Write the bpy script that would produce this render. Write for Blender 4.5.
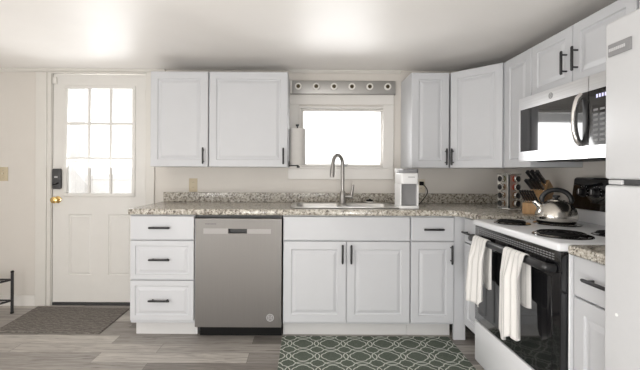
import bpy, bmesh, math, random
from mathutils import Vector, Matrix
random.seed(7)
PI = math.pi
SC = bpy.context.scene
COL = SC.collection
for o in list(bpy.data.objects):
    bpy.data.objects.remove(o)

# ------------------------------------------------------------ camera
cam = bpy.data.cameras.new('camera')
cam.lens = 370 / 640 * 36
cam.sensor_width = 36
cam.shift_x = 15 / 640
cam.shift_y = -13 / 640
cam.clip_start = 0.05
camo = bpy.data.objects.new('camera', cam)
COL.objects.link(camo)
camo.location = (0, 0, 1.165)
camo.rotation_euler = (PI / 2, -0.005, 0)
SC.camera = camo

# ------------------------------------------------------------ world, lights, exposure
W = bpy.data.worlds.new('world')
SC.world = W
W.use_nodes = True
bgn = W.node_tree.nodes['Background']
bgn.inputs[0].default_value = (1.0, 0.99, 0.97, 1)
bgn.inputs[1].default_value = 1.7

def area(name, loc, rot, sx, sy, power, col):
    l = bpy.data.lights.new(name, 'AREA')
    l.shape = 'RECTANGLE'
    l.size, l.size_y, l.energy, l.color = sx, sy, power, col
    o = bpy.data.objects.new(name, l)
    COL.objects.link(o)
    o.location, o.rotation_euler = loc, rot
    return o
# daylight entering through the wide glazed opening of the room behind the camera
area('rear_daylight', (-0.9, -1.93, 1.15), (PI / 2 + 0.45, 0, 0), 3.6, 1.6, 11, (1.0, 0.985, 0.97))
# daylight entering through the window in the left wall, beside the camera
area('left_daylight', (-3.24, -0.1, 1.15), (PI / 2 + 0.7, 0, -PI / 2), 2.6, 1.5, 30, (1.0, 0.985, 0.97))
# daylight thrown upward by the bright ground outside the kitchen window and the door glass
area('window_daylight', (0.315, 3.40, 1.46), (-PI / 2 - 0.55, 0, 0), 0.64, 0.44, 10, (1, 1, 1))
area('door_daylight', (-1.776, 3.34, 1.42), (-PI / 2 - 0.55, 0, 0), 0.54, 0.88, 12, (1, 1, 1))

def point_fill(name, loc, power, r):
    l = bpy.data.lights.new(name, 'POINT')
    l.energy, l.shadow_soft_size, l.color = power, r, (1.0, 0.985, 0.965)
    o = bpy.data.objects.new(name, l)
    COL.objects.link(o)
    o.location = loc
# two soft point lights added low behind the camera to brighten the ceiling
point_fill('ceiling_fill', (-1.6, -0.2, 0.52), 50, 0.25)
point_fill('ceiling_fill', (0.10, -0.25, 0.48), 58, 0.25)
SC.view_settings.view_transform = 'Standard'
SC.view_settings.look = 'None'
SC.view_settings.gamma = 1
SC.view_settings.exposure = 0.0
SC.view_settings.use_curve_mapping = False

# ------------------------------------------------------------ materials
def newmat(name):
    m = bpy.data.materials.new(name)
    m.use_nodes = True
    nt = m.node_tree
    return m, nt, nt.nodes['Principled BSDF']

def N(nt, typ, **kw):
    n = nt.nodes.new(typ)
    for k, v in kw.items():
        setattr(n, k, v)
    return n

def L(nt, a, b):
    nt.links.new(a, b)

def coords(nt, scale=(1, 1, 1), kind='Object'):
    t = N(nt, 'ShaderNodeTexCoord')
    mp = N(nt, 'ShaderNodeMapping')
    mp.inputs['Scale'].default_value = scale
    L(nt, t.outputs[kind], mp.inputs['Vector'])
    return mp.outputs['Vector']

def noise(nt, vec, scale, detail=4, rough=0.55):
    n = N(nt, 'ShaderNodeTexNoise')
    n.inputs['Scale'].default_value = scale
    n.inputs['Detail'].default_value = detail
    n.inputs['Roughness'].default_value = rough
    L(nt, vec, n.inputs['Vector'])
    return n.outputs['Fac']

def ramp(nt, fac, stops, interp='LINEAR'):
    r = N(nt, 'ShaderNodeValToRGB')
    r.color_ramp.interpolation = interp
    e = r.color_ramp.elements
    while len(e) < len(stops):
        e.new(0.5)
    for i, (p, c) in enumerate(stops):
        e[i].position = p
        e[i].color = (c[0], c[1], c[2], 1)
    L(nt, fac, r.inputs['Fac'])
    return r.outputs['Color']

def mixc(nt, fac, a, b, mode='MIX'):
    m = N(nt, 'ShaderNodeMix', data_type='RGBA', blend_type=mode)
    for sock, v in ((m.inputs[0], fac), (m.inputs[6], a), (m.inputs[7], b)):
        if isinstance(v, (int, float)):
            sock.default_value = v
        elif isinstance(v, tuple):
            sock.default_value = (v[0], v[1], v[2], 1)
        else:
            L(nt, v, sock)
    return m.outputs[2]

def math_(nt, op, a, b=None, c=None):
    m = N(nt, 'ShaderNodeMath', operation=op)
    for i, v in enumerate((a, b, c)):
        if v is None:
            continue
        if isinstance(v, (int, float)):
            m.inputs[i].default_value = v
        else:
            L(nt, v, m.inputs[i])
    return m.outputs[0]

def bump(nt, b, h, strength=0.2, dist=0.002):
    n = N(nt, 'ShaderNodeBump')
    n.inputs['Strength'].default_value = strength
    n.inputs['Distance'].default_value = dist
    L(nt, h, n.inputs['Height'])
    L(nt, n.outputs['Normal'], b.inputs['Normal'])

def paint(name, col, rough=0.5, spec=0.5, metal=0.0, var=0.03, scale=8, coat=0.0, bmp=0.0):
    """plain surface with a slight procedural mottling"""
    m, nt, b = newmat(name)
    v = coords(nt)
    f = noise(nt, v, scale)
    lo = tuple(max(0, c * (1 - var)) for c in col)
    hi = tuple(min(1, c * (1 + var)) for c in col)
    L(nt, ramp(nt, f, [(0.3, lo), (0.7, hi)]), b.inputs['Base Color'])
    b.inputs['Roughness'].default_value = rough
    b.inputs['Specular IOR Level'].default_value = spec
    b.inputs['Metallic'].default_value = metal
    b.inputs['Coat Weight'].default_value = coat
    b.inputs['Coat Roughness'].default_value = 0.08
    if bmp:
        bump(nt, b, noise(nt, v, scale * 12, 3), bmp, 0.002)
    return m

M = {}
M['cabinet'] = paint('cabinet_white_paint', (0.60, 0.61, 0.632), 0.38, 0.4, var=0.01)
M['cabinet_body'] = paint('cabinet_body_white', (0.59, 0.60, 0.62), 0.45, 0.4, var=0.01)
M['toe'] = paint('toe_kick_paint', (0.66, 0.655, 0.65), 0.5, 0.4, var=0.02)
M['enamel'] = paint('white_enamel', (0.80, 0.81, 0.83), 0.18, 0.5, var=0.01)
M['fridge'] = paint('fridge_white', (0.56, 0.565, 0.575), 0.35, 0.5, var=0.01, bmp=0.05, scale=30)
M['trimwhite'] = paint('window_trim_white', (0.76, 0.74, 0.71), 0.4, 0.4, var=0.015)
M['door'] = paint('door_cream_paint', (0.735, 0.72, 0.69), 0.4, 0.4, var=0.015)
M['casing'] = paint('casing_cream_paint', (0.71, 0.69, 0.65), 0.45, 0.4, var=0.015)
M['black'] = paint('black_plastic', (0.012, 0.012, 0.013), 0.32, 0.5, var=0.1)
M['blackmetal'] = paint('black_handle_metal', (0.018, 0.018, 0.02), 0.38, 0.5, var=0.1)
M['rubber'] = paint('black_rubber', (0.010, 0.010, 0.010), 0.6, 0.12, var=0.1)
M['blackgloss'] = paint('black_gloss_enamel', (0.008, 0.008, 0.009), 0.06, 0.5, var=0.1, coat=0.4)
M['blackglass'] = paint('black_glass', (0.006, 0.006, 0.007), 0.03, 0.5, var=0.05, coat=0.6)
M['darkgrey'] = paint('dark_grey_plastic', (0.05, 0.05, 0.052), 0.4, 0.5, var=0.1)
M['midgrey'] = paint('mid_grey_plastic', (0.23, 0.23, 0.235), 0.45, 0.5, var=0.03)
M['palegrey'] = paint('pale_grey_plastic', (0.50, 0.50, 0.51), 0.4, 0.5, var=0.03)
M['appwhite'] = paint('white_appliance_plastic', (0.84, 0.84, 0.84), 0.3, 0.5, var=0.01)
M['beige'] = paint('beige_plastic', (0.56, 0.48, 0.34), 0.4, 0.5, var=0.02)
M['ivory'] = paint('ivory_plastic', (0.68, 0.62, 0.51), 0.4, 0.5, var=0.02)
M['chrome'] = paint('polished_steel', (0.75, 0.74, 0.72), 0.12, 0.5, 1.0, var=0.02)
M['nickel'] = paint('satin_nickel', (0.36, 0.345, 0.33), 0.35, 0.5, 1.0, var=0.03)
M['brass'] = paint('polished_brass', (0.78, 0.56, 0.24), 0.2, 0.5, 1.0, var=0.03)
M['porcelain'] = paint('white_porcelain', (0.80, 0.78, 0.74), 0.25, 0.5, var=0.01)
M['socketdark'] = paint('dark_socket_brass', (0.10, 0.08, 0.05), 0.35, 0.5, 0.7, var=0.1)
M['paper'] = paint('paper_towel', (0.60, 0.585, 0.565), 0.9, 0.1, var=0.02, scale=40, bmp=0.3)
M['spicered'] = paint('paprika', (0.30, 0.05, 0.02), 0.7, 0.2, var=0.2, scale=90)
M['spicebrown'] = paint('brown_spice', (0.16, 0.09, 0.04), 0.7, 0.2, var=0.25, scale=90)
M['spicegreen'] = paint('dried_herbs', (0.10, 0.10, 0.04), 0.8, 0.2, var=0.3, scale=90)
M['outside_white'] = paint('weathered_white_paint', (0.88, 0.87, 0.86), 0.6, 0.3, var=0.05)
M['outside_grey'] = paint('pale_siding', (0.82, 0.81, 0.80), 0.6, 0.3, var=0.05)
M['ground'] = paint('pale_concrete', (0.7, 0.7, 0.69), 0.8, 0.3, var=0.1)

def steel(name, col, rough, axis, dark=0.85):
    m, nt, b = newmat(name)
    sc = [260, 260, 260]
    sc[axis] = 2.0
    f = noise(nt, coords(nt, tuple(sc)), 1.0, 3)
    L(nt, ramp(nt, f, [(0.3, tuple(c * dark for c in col)), (0.7, col)]), b.inputs['Base Color'])
    b.inputs['Metallic'].default_value = 1.0
    b.inputs['Roughness'].default_value = rough
    return m
M['steel_h'] = steel('brushed_stainless_horizontal', (0.84, 0.84, 0.85), 0.28, 0)
M['palesteel'] = steel('pale_satin_steel', (0.80, 0.79, 0.77), 0.45, 2, 0.93)
M['steel_dw'] = steel('brushed_stainless_panel', (0.21, 0.20, 0.19), 0.48, 2, 0.95)
M['steel_dwl'] = steel('lighter_stainless_strip', (0.30, 0.29, 0.28), 0.5, 0, 0.95)
M['steel_sink'] = steel('sink_stainless', (0.62, 0.61, 0.59), 0.3, 0)
M['steel_bar'] = steel('light_bar_nickel', (0.50, 0.49, 0.475), 0.5, 0, 0.93)
M['steel_kettle'] = steel('kettle_brushed_steel', (0.66, 0.63, 0.58), 0.2, 2, 0.92)

# wall paint with faint vertical panel grooves
def wallmat():
    m, nt, b = newmat('wall_warm_paint')
    t = N(nt, 'ShaderNodeTexCoord')
    f = noise(nt, t.outputs['Object'], 3, 3)
    L(nt, ramp(nt, f, [(0.3, (0.675, 0.642, 0.598)), (0.7, (0.705, 0.672, 0.628))]), b.inputs['Base Color'])
    b.inputs['Roughness'].default_value = 0.55
    b.inputs['Specular IOR Level'].default_value = 0.3
    s = N(nt, 'ShaderNodeSeparateXYZ')
    L(nt, t.outputs['Object'], s.inputs[0])
    w = math_(nt, 'PINGPONG', math_(nt, 'ADD', s.outputs[0], 0.11), 0.205)
    g = math_(nt, 'GREATER_THAN', w, 0.004)
    bump(nt, b, g, 0.35, 0.002)
    return m
M['wall'] = wallmat()

def ceilmat():
    m, nt, b = newmat('ceiling_satin_paint')
    v = coords(nt)
    f = noise(nt, v, 2.5, 3)
    L(nt, ramp(nt, f, [(0.3, (0.86, 0.835, 0.805)), (0.7, (0.89, 0.865, 0.835))]), b.inputs['Base Color'])
    b.inputs['Roughness'].default_value = 0.46
    b.inputs['Specular IOR Level'].default_value = 0.4
    bump(nt, b, noise(nt, v, 1.3, 2), 0.15, 0.02)
    return m
M['ceiling'] = ceilmat()

def floormat():
    m, nt, b = newmat('floor_wood_plank')
    v = coords(nt)
    br = N(nt, 'ShaderNodeTexBrick')
    br.offset = 0.37
    br.inputs['Scale'].default_value = 1
    br.inputs['Brick Width'].default_value = 0.95
    br.inputs['Row Height'].default_value = 0.125
    br.inputs['Mortar Size'].default_value = 0.0012
    br.inputs['Mortar Smooth'].default_value = 0.1
    br.inputs['Color1'].default_value = (0, 0, 0, 1)
    br.inputs['Color2'].default_value = (1, 1, 1, 1)
    br.inputs['Mortar'].default_value = (0.5, 0.5, 0.5, 1)
    br.inputs['Bias'].default_value = 0.0
    L(nt, v, br.inputs['Vector'])
    base = ramp(nt, br.outputs['Color'], [(0.0, (0.195, 0.178, 0.163)), (0.35, (0.315, 0.293, 0.272)),
                                          (0.7, (0.425, 0.40, 0.372)), (1.0, (0.54, 0.512, 0.475))])
    mp = N(nt, 'ShaderNodeMapping')
    mp.inputs['Scale'].default_value = (2.2, 30, 1)
    L(nt, v, mp.inputs['Vector'])
    addv = N(nt, 'ShaderNodeVectorMath', operation='ADD')
    L(nt, mp.outputs['Vector'], addv.inputs[0])
    sc = N(nt, 'ShaderNodeVectorMath', operation='SCALE')
    L(nt, br.outputs['Color'], sc.inputs[0])
    sc.inputs['Scale'].default_value = 31
    L(nt, sc.outputs[0], addv.inputs[1])
    g = N(nt, 'ShaderNodeTexNoise')
    g.inputs['Scale'].default_value = 1.5
    g.inputs['Detail'].default_value = 8
    g.inputs['Roughness'].default_value = 0.65
    g.inputs['Distortion'].default_value = 1.4
    L(nt, addv.outputs[0], g.inputs['Vector'])
    grain = ramp(nt, g.outputs['Fac'], [(0.30, (0.48, 0.46, 0.45)), (0.47, (0.93, 0.92, 0.92)), (0.58, (1.08, 1.08, 1.07)), (0.70, (1.30, 1.29, 1.28))])
    c = mixc(nt, 1.0, base, grain, 'MULTIPLY')
    c = mixc(nt, math_(nt, 'MULTIPLY', br.outputs['Fac'], 0.7), c, (0.07, 0.06, 0.05))
    L(nt, c, b.inputs['Base Color'])
    b.inputs['Roughness'].default_value = 0.42
    b.inputs['Specular IOR Level'].default_value = 0.35
    bump(nt, b, g.outputs['Fac'], 0.12, 0.002)
    return m
M['floor'] = floormat()

def granitemat():
    m, nt, b = newmat('speckled_granite')
    v = coords(nt)
    n1 = noise(nt, v, 56, 5, 0.62)
    c = ramp(nt, n1, [(0.32, (0.07, 0.058, 0.048)), (0.42, (0.27, 0.24, 0.20)), (0.52, (0.49, 0.455, 0.39)), (0.70, (0.74, 0.72, 0.66))])
    vo = N(nt, 'ShaderNodeTexVoronoi')
    vo.inputs['Scale'].default_value = 95
    L(nt, v, vo.inputs['Vector'])
    n2 = noise(nt, v, 17, 3)
    dark = math_(nt, 'MULTIPLY', math_(nt, 'LESS_THAN', vo.outputs['Distance'], 0.32), math_(nt, 'GREATER_THAN', n2, 0.53))
    c = mixc(nt, math_(nt, 'MULTIPLY', dark, 0.75), c, (0.045, 0.036, 0.032))
    vo2 = N(nt, 'ShaderNodeTexVoronoi')
    vo2.inputs['Scale'].default_value = 60
    L(nt, coords(nt, (1.1, 0.9, 1.2)), vo2.inputs['Vector'])
    lite = math_(nt, 'LESS_THAN', vo2.outputs['Distance'], 0.22)
    c = mixc(nt, math_(nt, 'MULTIPLY', lite, 0.55), c, (0.78, 0.76, 0.72))
    L(nt, c, b.inputs['Base Color'])
    b.inputs['Roughness'].default_value = 0.16
    b.inputs['Specular IOR Level'].default_value = 0.5
    return m
M['granite'] = granitemat()

def matmat():
    m, nt, b = newmat('door_mat_fibre')
    v = coords(nt)
    n1 = noise(nt, v, 130, 3, 0.7)
    w = N(nt, 'ShaderNodeTexWave', wave_type='BANDS', bands_direction='Y')
    w.inputs['Scale'].default_value = 10
    w.inputs['Distortion'].default_value = 7
    w.inputs['Detail'].default_value = 2
    w.inputs['Detail Scale'].default_value = 2.5
    L(nt, v, w.inputs['Vector'])
    f = math_(nt, 'ADD', math_(nt, 'MULTIPLY', n1, 0.75), math_(nt, 'MULTIPLY', w.outputs['Fac'], 0.25))
    L(nt, ramp(nt, f, [(0.3, (0.12, 0.108, 0.098)), (0.7, (0.28, 0.258, 0.235))]), b.inputs['Base Color'])
    b.inputs['Roughness'].default_value = 0.95
    b.inputs['Specular IOR Level'].default_value = 0.1
    bump(nt, b, f, 0.8, 0.006)
    return m
M['doormat'] = matmat()

def rugmat():
    m, nt, b = newmat('trellis_rug_weave')
    t = N(nt, 'ShaderNodeTexCoord')
    s = N(nt, 'ShaderNodeSeparateXYZ')
    L(nt, t.outputs['Object'], s.inputs[0])
    def fold(o, off, P):
        x = math_(nt, 'MULTIPLY', math_(nt, 'ADD', o, off + 20 * P), 1 / P)
        return math_(nt, 'PINGPONG', x, 0.5)
    x = fold(s.outputs[0], 0.437, 0.180)
    y = fold(s.outputs[1], -0.263, 0.170)
    def circ(cx, cy):
        dx = math_(nt, 'SUBTRACT', x, cx)
        dy = math_(nt, 'SUBTRACT', y, cy)
        return math_(nt, 'SQRT', math_(nt, 'ADD', math_(nt, 'MULTIPLY', dx, dx), math_(nt, 'MULTIPLY', dy, dy)))
    dmin = None
    for (ox, oy, A, R) in ((0, 0, 0.24, 0.34), (1, 0, 0.24, 0.34), (0, 1, 0.24, 0.34), (0, 0, 0.13, 0.23)):
        d = None
        for (sx, sy) in ((A, 0), (-A, 0), (0, A), (0, -A)):
            e = circ(ox + sx, oy + sy)
            d = e if d is None else math_(nt, 'MINIMUM', d, e)
        d = math_(nt, 'ABSOLUTE', math_(nt, 'SUBTRACT', d, R))
        dmin = d if dmin is None else math_(nt, 'MINIMUM', dmin, d)
    line = math_(nt, 'LESS_THAN', dmin, 0.021)
    f = noise(nt, t.outputs['Object'], 160, 2)
    g = ramp(nt, f, [(0.3, (0.085, 0.105, 0.085)), (0.7, (0.15, 0.172, 0.142))])
    L(nt, mixc(nt, line, g, (0.56, 0.585, 0.53)), b.inputs['Base Color'])
    b.inputs['Roughness'].default_value = 0.9
    b.inputs['Specular IOR Level'].default_value = 0.15
    bump(nt, b, f, 0.4, 0.003)
    return m
M['rug'] = rugmat()

def woodmat():
    m, nt, b = newmat('knife_block_wood')
    v = coords(nt, (60, 60, 6))
    f = noise(nt, v, 1.0, 6, 0.6)
    L(nt, ramp(nt, f, [(0.3, (0.36, 0.20, 0.085)), (0.7, (0.56, 0.35, 0.17))]), b.inputs['Base Color'])
    b.inputs['Roughness'].default_value = 0.45
    return m
M['wood'] = woodmat()

def towelmat():
    m, nt, b = newmat('striped_tea_towel')
    t = N(nt, 'ShaderNodeTexCoord')
    s = N(nt, 'ShaderNodeSeparateXYZ')
    L(nt, t.outputs['UV'], s.inputs[0])
    x = math_(nt, 'PINGPONG', s.outputs[0], 0.10)
    a = math_(nt, 'LESS_THAN', x, 0.0075)
    x2 = math_(nt, 'PINGPONG', math_(nt, 'ADD', s.outputs[0], 0.035), 0.20)
    a2 = math_(nt, 'LESS_THAN', x2, 0.006)
    st = math_(nt, 'MAXIMUM', a, a2)
    f = noise(nt, t.outputs['UV'], 220, 2)
    c = ramp(nt, f, [(0.3, (0.70, 0.69, 0.67)), (0.7, (0.80, 0.79, 0.77))])
    L(nt, mixc(nt, math_(nt, 'MULTIPLY', st, 0.6), c, (0.24, 0.24, 0.25)), b.inputs['Base Color'])
    b.inputs['Roughness'].default_value = 0.95
    b.inputs['Specular IOR Level'].default_value = 0.1
    return m
M['towel'] = towelmat()

def glassmat():
    m, nt, b = newmat('clear_window_glass')
    out = nt.nodes['Material Output']
    tr = N(nt, 'ShaderNodeBsdfTransparent')
    gl = N(nt, 'ShaderNodeBsdfGlossy')
    gl.inputs['Roughness'].default_value = 0.02
    fr = N(nt, 'ShaderNodeFresnel')
    fr.inputs['IOR'].default_value = 1.45
    mx = N(nt, 'ShaderNodeMixShader')
    L(nt, fr.outputs[0], mx.inputs[0])
    L(nt, tr.outputs[0], mx.inputs[1])
    L(nt, gl.outputs[0], mx.inputs[2])
    L(nt, mx.outputs[0], out.inputs['Surface'])
    return m
M['glass'] = glassmat()

def glowmat(name, col, s):
    m, nt, b = newmat(name)
    b.inputs['Base Color'].default_value = (0.02, 0.02, 0.02, 1)
    b.inputs['Emission Color'].default_value = (*col, 1)
    b.inputs['Emission Strength'].default_value = s
    return m
M['digits'] = glowmat('lit_display_digits', (0.75, 0.72, 1.0), 1.3)

# ------------------------------------------------------------ mesh helpers
def box(bm, x0, x1, y0, y1, z0, z1, b=0.0, seg=2):
    t = bmesh.new()
    bmesh.ops.create_cube(t, size=1)
    for v in t.verts:
        v.co = Vector(((x0 + x1) / 2 + v.co.x * (x1 - x0), (y0 + y1) / 2 + v.co.y * (y1 - y0), (z0 + z1) / 2 + v.co.z * (z1 - z0)))
    if b > 0:
        bmesh.ops.bevel(t, geom=t.edges[:], offset=b, segments=seg, profile=0.5, affect='EDGES', clamp_overlap=True)
    merge(bm, t)

def merge(bm, t, mtx=None):
    me = bpy.data.meshes.new('tmp')
    t.to_mesh(me)
    t.free()
    if mtx is not None:
        me.transform(mtx)
    bm.from_mesh(me)
    bpy.data.meshes.remove(me)

def prism(bm, pts, axis, a0, a1, b=0.0):
    """extrude a 2-D outline along an axis ('x': pts=(y,z); 'y': pts=(x,z); 'z': pts=(x,y))"""
    def P(p, a):
        return {'x': (a, p[0], p[1]), 'y': (p[0], a, p[1]), 'z': (p[0], p[1], a)}[axis]
    t = bmesh.new()
    f0 = [t.verts.new(P(p, a0)) for p in pts]
    f1 = [t.verts.new(P(p, a1)) for p in pts]
    n = len(pts)
    t.faces.new(f0)
    t.faces.new(f1[::-1])
    for i in range(n):
        t.faces.new((f0[i], f0[(i + 1) % n], f1[(i + 1) % n], f1[i]))
    bmesh.ops.recalc_face_normals(t, faces=t.faces[:])
    if b > 0:
        bmesh.ops.bevel(t, geom=t.edges[:], offset=b, segments=2, profile=0.5, affect='EDGES', clamp_overlap=True)
    merge(bm, t)

def tube(bm, pts, r, n=10, closed=False, sx=1.0, caps=True):
    pts = [Vector(p) for p in pts]
    m = len(pts)
    rs = r if isinstance(r, (list, tuple)) else [r] * m
    rings = []
    up = None
    for i, p in enumerate(pts):
        if closed:
            d = pts[(i + 1) % m] - pts[(i - 1) % m]
        else:
            d = pts[min(i + 1, m - 1)] - pts[max(i - 1, 0)]
        d.normalize()
        if up is None:
            a = Vector((0, 0, 1)) if abs(d.z) < 0.9 else Vector((1, 0, 0))
            up = (a - d * a.dot(d)).normalized()
        else:
            up = (up - d * up.dot(d)).normalized()
        s = d.cross(up)
        rings.append([bm.verts.new(p + (up * math.cos(2 * PI * k / n) + s * sx * math.sin(2 * PI * k / n)) * rs[i]) for k in range(n)])
    for i in range(m if closed else m - 1):
        a, b2 = rings[i], rings[(i + 1) % m]
        for k in range(n):
            bm.faces.new((a[k], a[(k + 1) % n], b2[(k + 1) % n], b2[k]))
    if caps and not closed:
        bm.faces.new(rings[0][::-1])
        bm.faces.new(rings[-1])

def lathe(bm, prof, n=28, mtx=None, closed=False):
    t = bmesh.new()
    rings = []
    for (r, z) in prof:
        if r < 1e-6:
            rings.append([t.verts.new((0, 0, z))])
        else:
            rings.append([t.verts.new((r * math.cos(2 * PI * k / n), r * math.sin(2 * PI * k / n), z)) for k in range(n)])
    idx = list(range(len(prof) - 1))
    pairs = [(i, i + 1) for i in idx] + ([(len(prof) - 1, 0)] if closed else [])
    for i, j in pairs:
        a, b2 = rings[i], rings[j]
        for k in range(n):
            k2 = (k + 1) % n
            if len(a) == 1 and len(b2) == 1:
                continue
            if len(a) == 1:
                t.faces.new((a[0], b2[k2], b2[k]))
            elif len(b2) == 1:
                t.faces.new((a[k], a[k2], b2[0]))
            else:
                t.faces.new((a[k], a[k2], b2[k2], b2[k]))
    if not closed:
        for rg, fl in ((rings[0], True), (rings[-1], False)):
            if len(rg) > 1:
                t.faces.new(rg[::-1] if fl else rg)
    merge(bm, t, mtx)

def axis_mtx(loc, direction):
    """matrix taking +Z to the given direction, at loc"""
    q = Vector((0, 0, 1)).rotation_difference(Vector(direction).normalized())
    return Matrix.Translation(loc) @ q.to_matrix().to_4x4()

def cyl(bm, p0, p1, r, n=20, b=0.0):
    p0, p1 = Vector(p0), Vector(p1)
    h = (p1 - p0).length
    prof = [(r, 0), (r, h)] if b == 0 else [(r - b, 0), (r, b), (r, h - b), (r - b, h)]
    lathe(bm, prof, n, axis_mtx(p0, p1 - p0))

def rrect(x0, x1, y0, y1, r, n=5):
    out = []
    for cx, cy, a0 in ((x1 - r, y1 - r, 0), (x0 + r, y1 - r, PI / 2), (x0 + r, y0 + r, PI), (x1 - r, y0 + r, 1.5 * PI)):
        for k in range(n + 1):
            a = a0 + PI / 2 * k / n
            out.append((cx + r * math.cos(a), cy + r * math.sin(a)))
    return out

def plate(bm, outlines, z0, z1, b=0.0, mtx=None, res=2):
    """flat slab from closed 2-D outlines (first is outside, others are holes), with rounded edges"""
    cu = bpy.data.curves.new('tmp', 'CURVE')
    cu.dimensions = '2D'
    cu.fill_mode = 'BOTH'
    for pts in outlines:
        sp = cu.splines.new('POLY')
        sp.points.add(len(pts) - 1)
        for i, p in enumerate(pts):
            sp.points[i].co = (p[0], p[1], 0, 1)
        sp.use_cyclic_u = True
    cu.extrude = (z1 - z0) / 2 - b
    cu.bevel_depth = b
    cu.bevel_resolution = res
    cu.offset = -b
    o = bpy.data.objects.new('tmp', cu)
    COL.objects.link(o)
    dg = bpy.context.evaluated_depsgraph_get()
    me = bpy.data.meshes.new_from_object(o.evaluated_get(dg))
    me.transform(Matrix.Translation((0, 0, (z0 + z1) / 2)))
    if mtx is not None:
        me.transform(mtx)
    t = bmesh.new()
    t.from_mesh(me)
    bmesh.ops.remove_doubles(t, verts=t.verts[:], dist=1e-5)
    merge(bm, t)
    bpy.data.meshes.remove(me)
    bpy.data.objects.remove(o)
    bpy.data.curves.remove(cu)

def text_bm(txt, size, depth, mtx):
    cu = bpy.data.curves.new('tmp', 'FONT')
    cu.body = txt
    cu.size = size
    cu.extrude = depth
    cu.align_x = 'CENTER'
    cu.align_y = 'CENTER'
    cu.resolution_u = 2
    o = bpy.data.objects.new('tmp', cu)
    COL.objects.link(o)
    dg = bpy.context.evaluated_depsgraph_get()
    me = bpy.data.meshes.new_from_object(o.evaluated_get(dg))
    me.transform(mtx)
    bm = bmesh.new()
    bm.from_mesh(me)
    bpy.data.meshes.remove(me)
    bpy.data.objects.remove(o)
    bpy.data.curves.remove(cu)
    return bm

FACE = Matrix.Rotation(PI / 2, 4, 'X')      # local XY text plane -> facing -Y

def obj(name, bm, mat, parent=None, smooth=True, angle=38):
    bmesh.ops.recalc_face_normals(bm, faces=bm.faces[:])
    if smooth:
        for f in bm.faces:
            f.smooth = True
        for e in bm.edges:
            if len(e.link_faces) == 2 and e.calc_face_angle(0) > math.radians(angle):
                e.smooth = False
    me = bpy.data.meshes.new(name)
    bm.to_mesh(me)
    bm.free()
    me.materials.append(M[mat] if isinstance(mat, str) else mat)
    o = bpy.data.objects.new(name, me)
    COL.objects.link(o)
    if parent is not None:
        o.parent = parent
    return o

def B():
    return bmesh.new()

def tag(o, label, cat, group=None):
    o['label'] = label
    o['category'] = cat
    if group:
        o['group'] = group
    return o

def thing(name, label, cat, loc=(0, 0, 0), rz=0.0, group=None):
    o = bpy.data.objects.new(name, None)
    COL.objects.link(o)
    o.empty_display_size = 0.05
    o.location = loc
    o.rotation_euler = (0, 0, rz)
    return tag(o, label, cat, group)

def setting(name, loc=(0, 0, 0)):
    o = bpy.data.objects.new(name, None)
    COL.objects.link(o)
    o.location = loc
    o.empty_display_size = 0.05
    o['kind'] = 'structure'
    return o

def struct(name, bm, mat):
    o = obj(name, bm, mat)
    o['kind'] = 'structure'
    return o

def dup(root, loc, rz=None, label=None):
    r = root.copy()
    COL.objects.link(r)
    r.location = loc
    if rz is not None:
        r.rotation_euler = (0, 0, rz)
    if label:
        r['label'] = label
    for ch in list(root.children):
        c = ch.copy()
        COL.objects.link(c)
        c.parent = r
        for g in list(ch.children):
            d = g.copy()
            COL.objects.link(d)
            d.parent = c
    return r

# ------------------------------------------------------------ room
YB = 3.199          # back wall
XR = 1.72           # right wall
XL = -3.3           # left wall
YR = -2.0           # rear wall
ZC = 2.045          # ceiling
bm = B(); box(bm, XL - 0.1, XR + 0.1, YR - 0.1, YB + 0.12, -0.06, 0)
struct('floor', bm, 'floor')
bm = B(); box(bm, XL - 0.1, XR + 0.1, YR - 0.1, YB + 0.12, ZC, ZC + 0.06)
struct('ceiling', bm, 'ceiling')
# back wall with the door and window openings
DX0, DX1, DZ1 = -2.192, -1.372, 2.012
WX0, WX1, WZ0, WZ1 = -0.055, 0.70, 1.195, 1.735
bm = B()
y0, y1 = YB, YB + 0.12
box(bm, XL - 0.1, DX0, y0, y1, 0, ZC)
box(bm, DX0, DX1, y0, y1, DZ1, ZC)
box(bm, DX1, WX0, y0, y1, 0, ZC)
box(bm, WX0, WX1, y0, y1, 0, WZ0)
box(bm, WX0, WX1, y0, y1, WZ1, ZC)
box(bm, WX1, XR + 0.1, y0, y1, 0, ZC)
struct('wall_back', bm, 'wall')
bm = B(); box(bm, XR, XR + 0.1, YR - 0.1, YB, 0, ZC)
struct('wall_right', bm, 'wall')
LY0, LY1, LZ0, LZ1 = -1.45, 1.25, 0.35, 1.95
bm = B()
box(bm, XL - 0.1, XL, YR - 0.1, LY0, 0, ZC)
box(bm, XL - 0.1, XL, LY1, YB, 0, ZC)
box(bm, XL - 0.1, XL, LY0, LY1, 0, LZ0)
box(bm, XL - 0.1, XL, LY0, LY1, LZ1, ZC)
struct('wall_left', bm, 'wall')
w3 = setting('window_3', (XL - 0.05, (LY0 + LY1) / 2, LZ0))
bm = B()
hl, hz_ = (LY1 - LY0) / 2, LZ1 - LZ0
for a in (-hl, -0.025, hl - 0.05):
    box(bm, -0.03, 0.03, a, a + 0.05, 0, hz_)
box(bm, -0.03, 0.03, -hl, hl, 0, 0.05)
box(bm, -0.03, 0.03, -hl, hl, hz_ - 0.05, hz_)
obj('frame', bm, 'trimwhite', w3)
bm = B(); box(bm, -0.004, 0.004, -hl + 0.05, hl - 0.05, 0.05, hz_ - 0.05)
obj('pane', bm, 'glass', w3)
bm = B()
RX0, RX1, RZ0, RZ1 = -2.75, 0.95, 0.28, 2.02
box(bm, XL, RX0, YR - 0.1, YR, 0, ZC)
box(bm, RX1, XR, YR - 0.1, YR, 0, ZC)
box(bm, RX0, RX1, YR - 0.1, YR, 0, RZ0)
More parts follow.
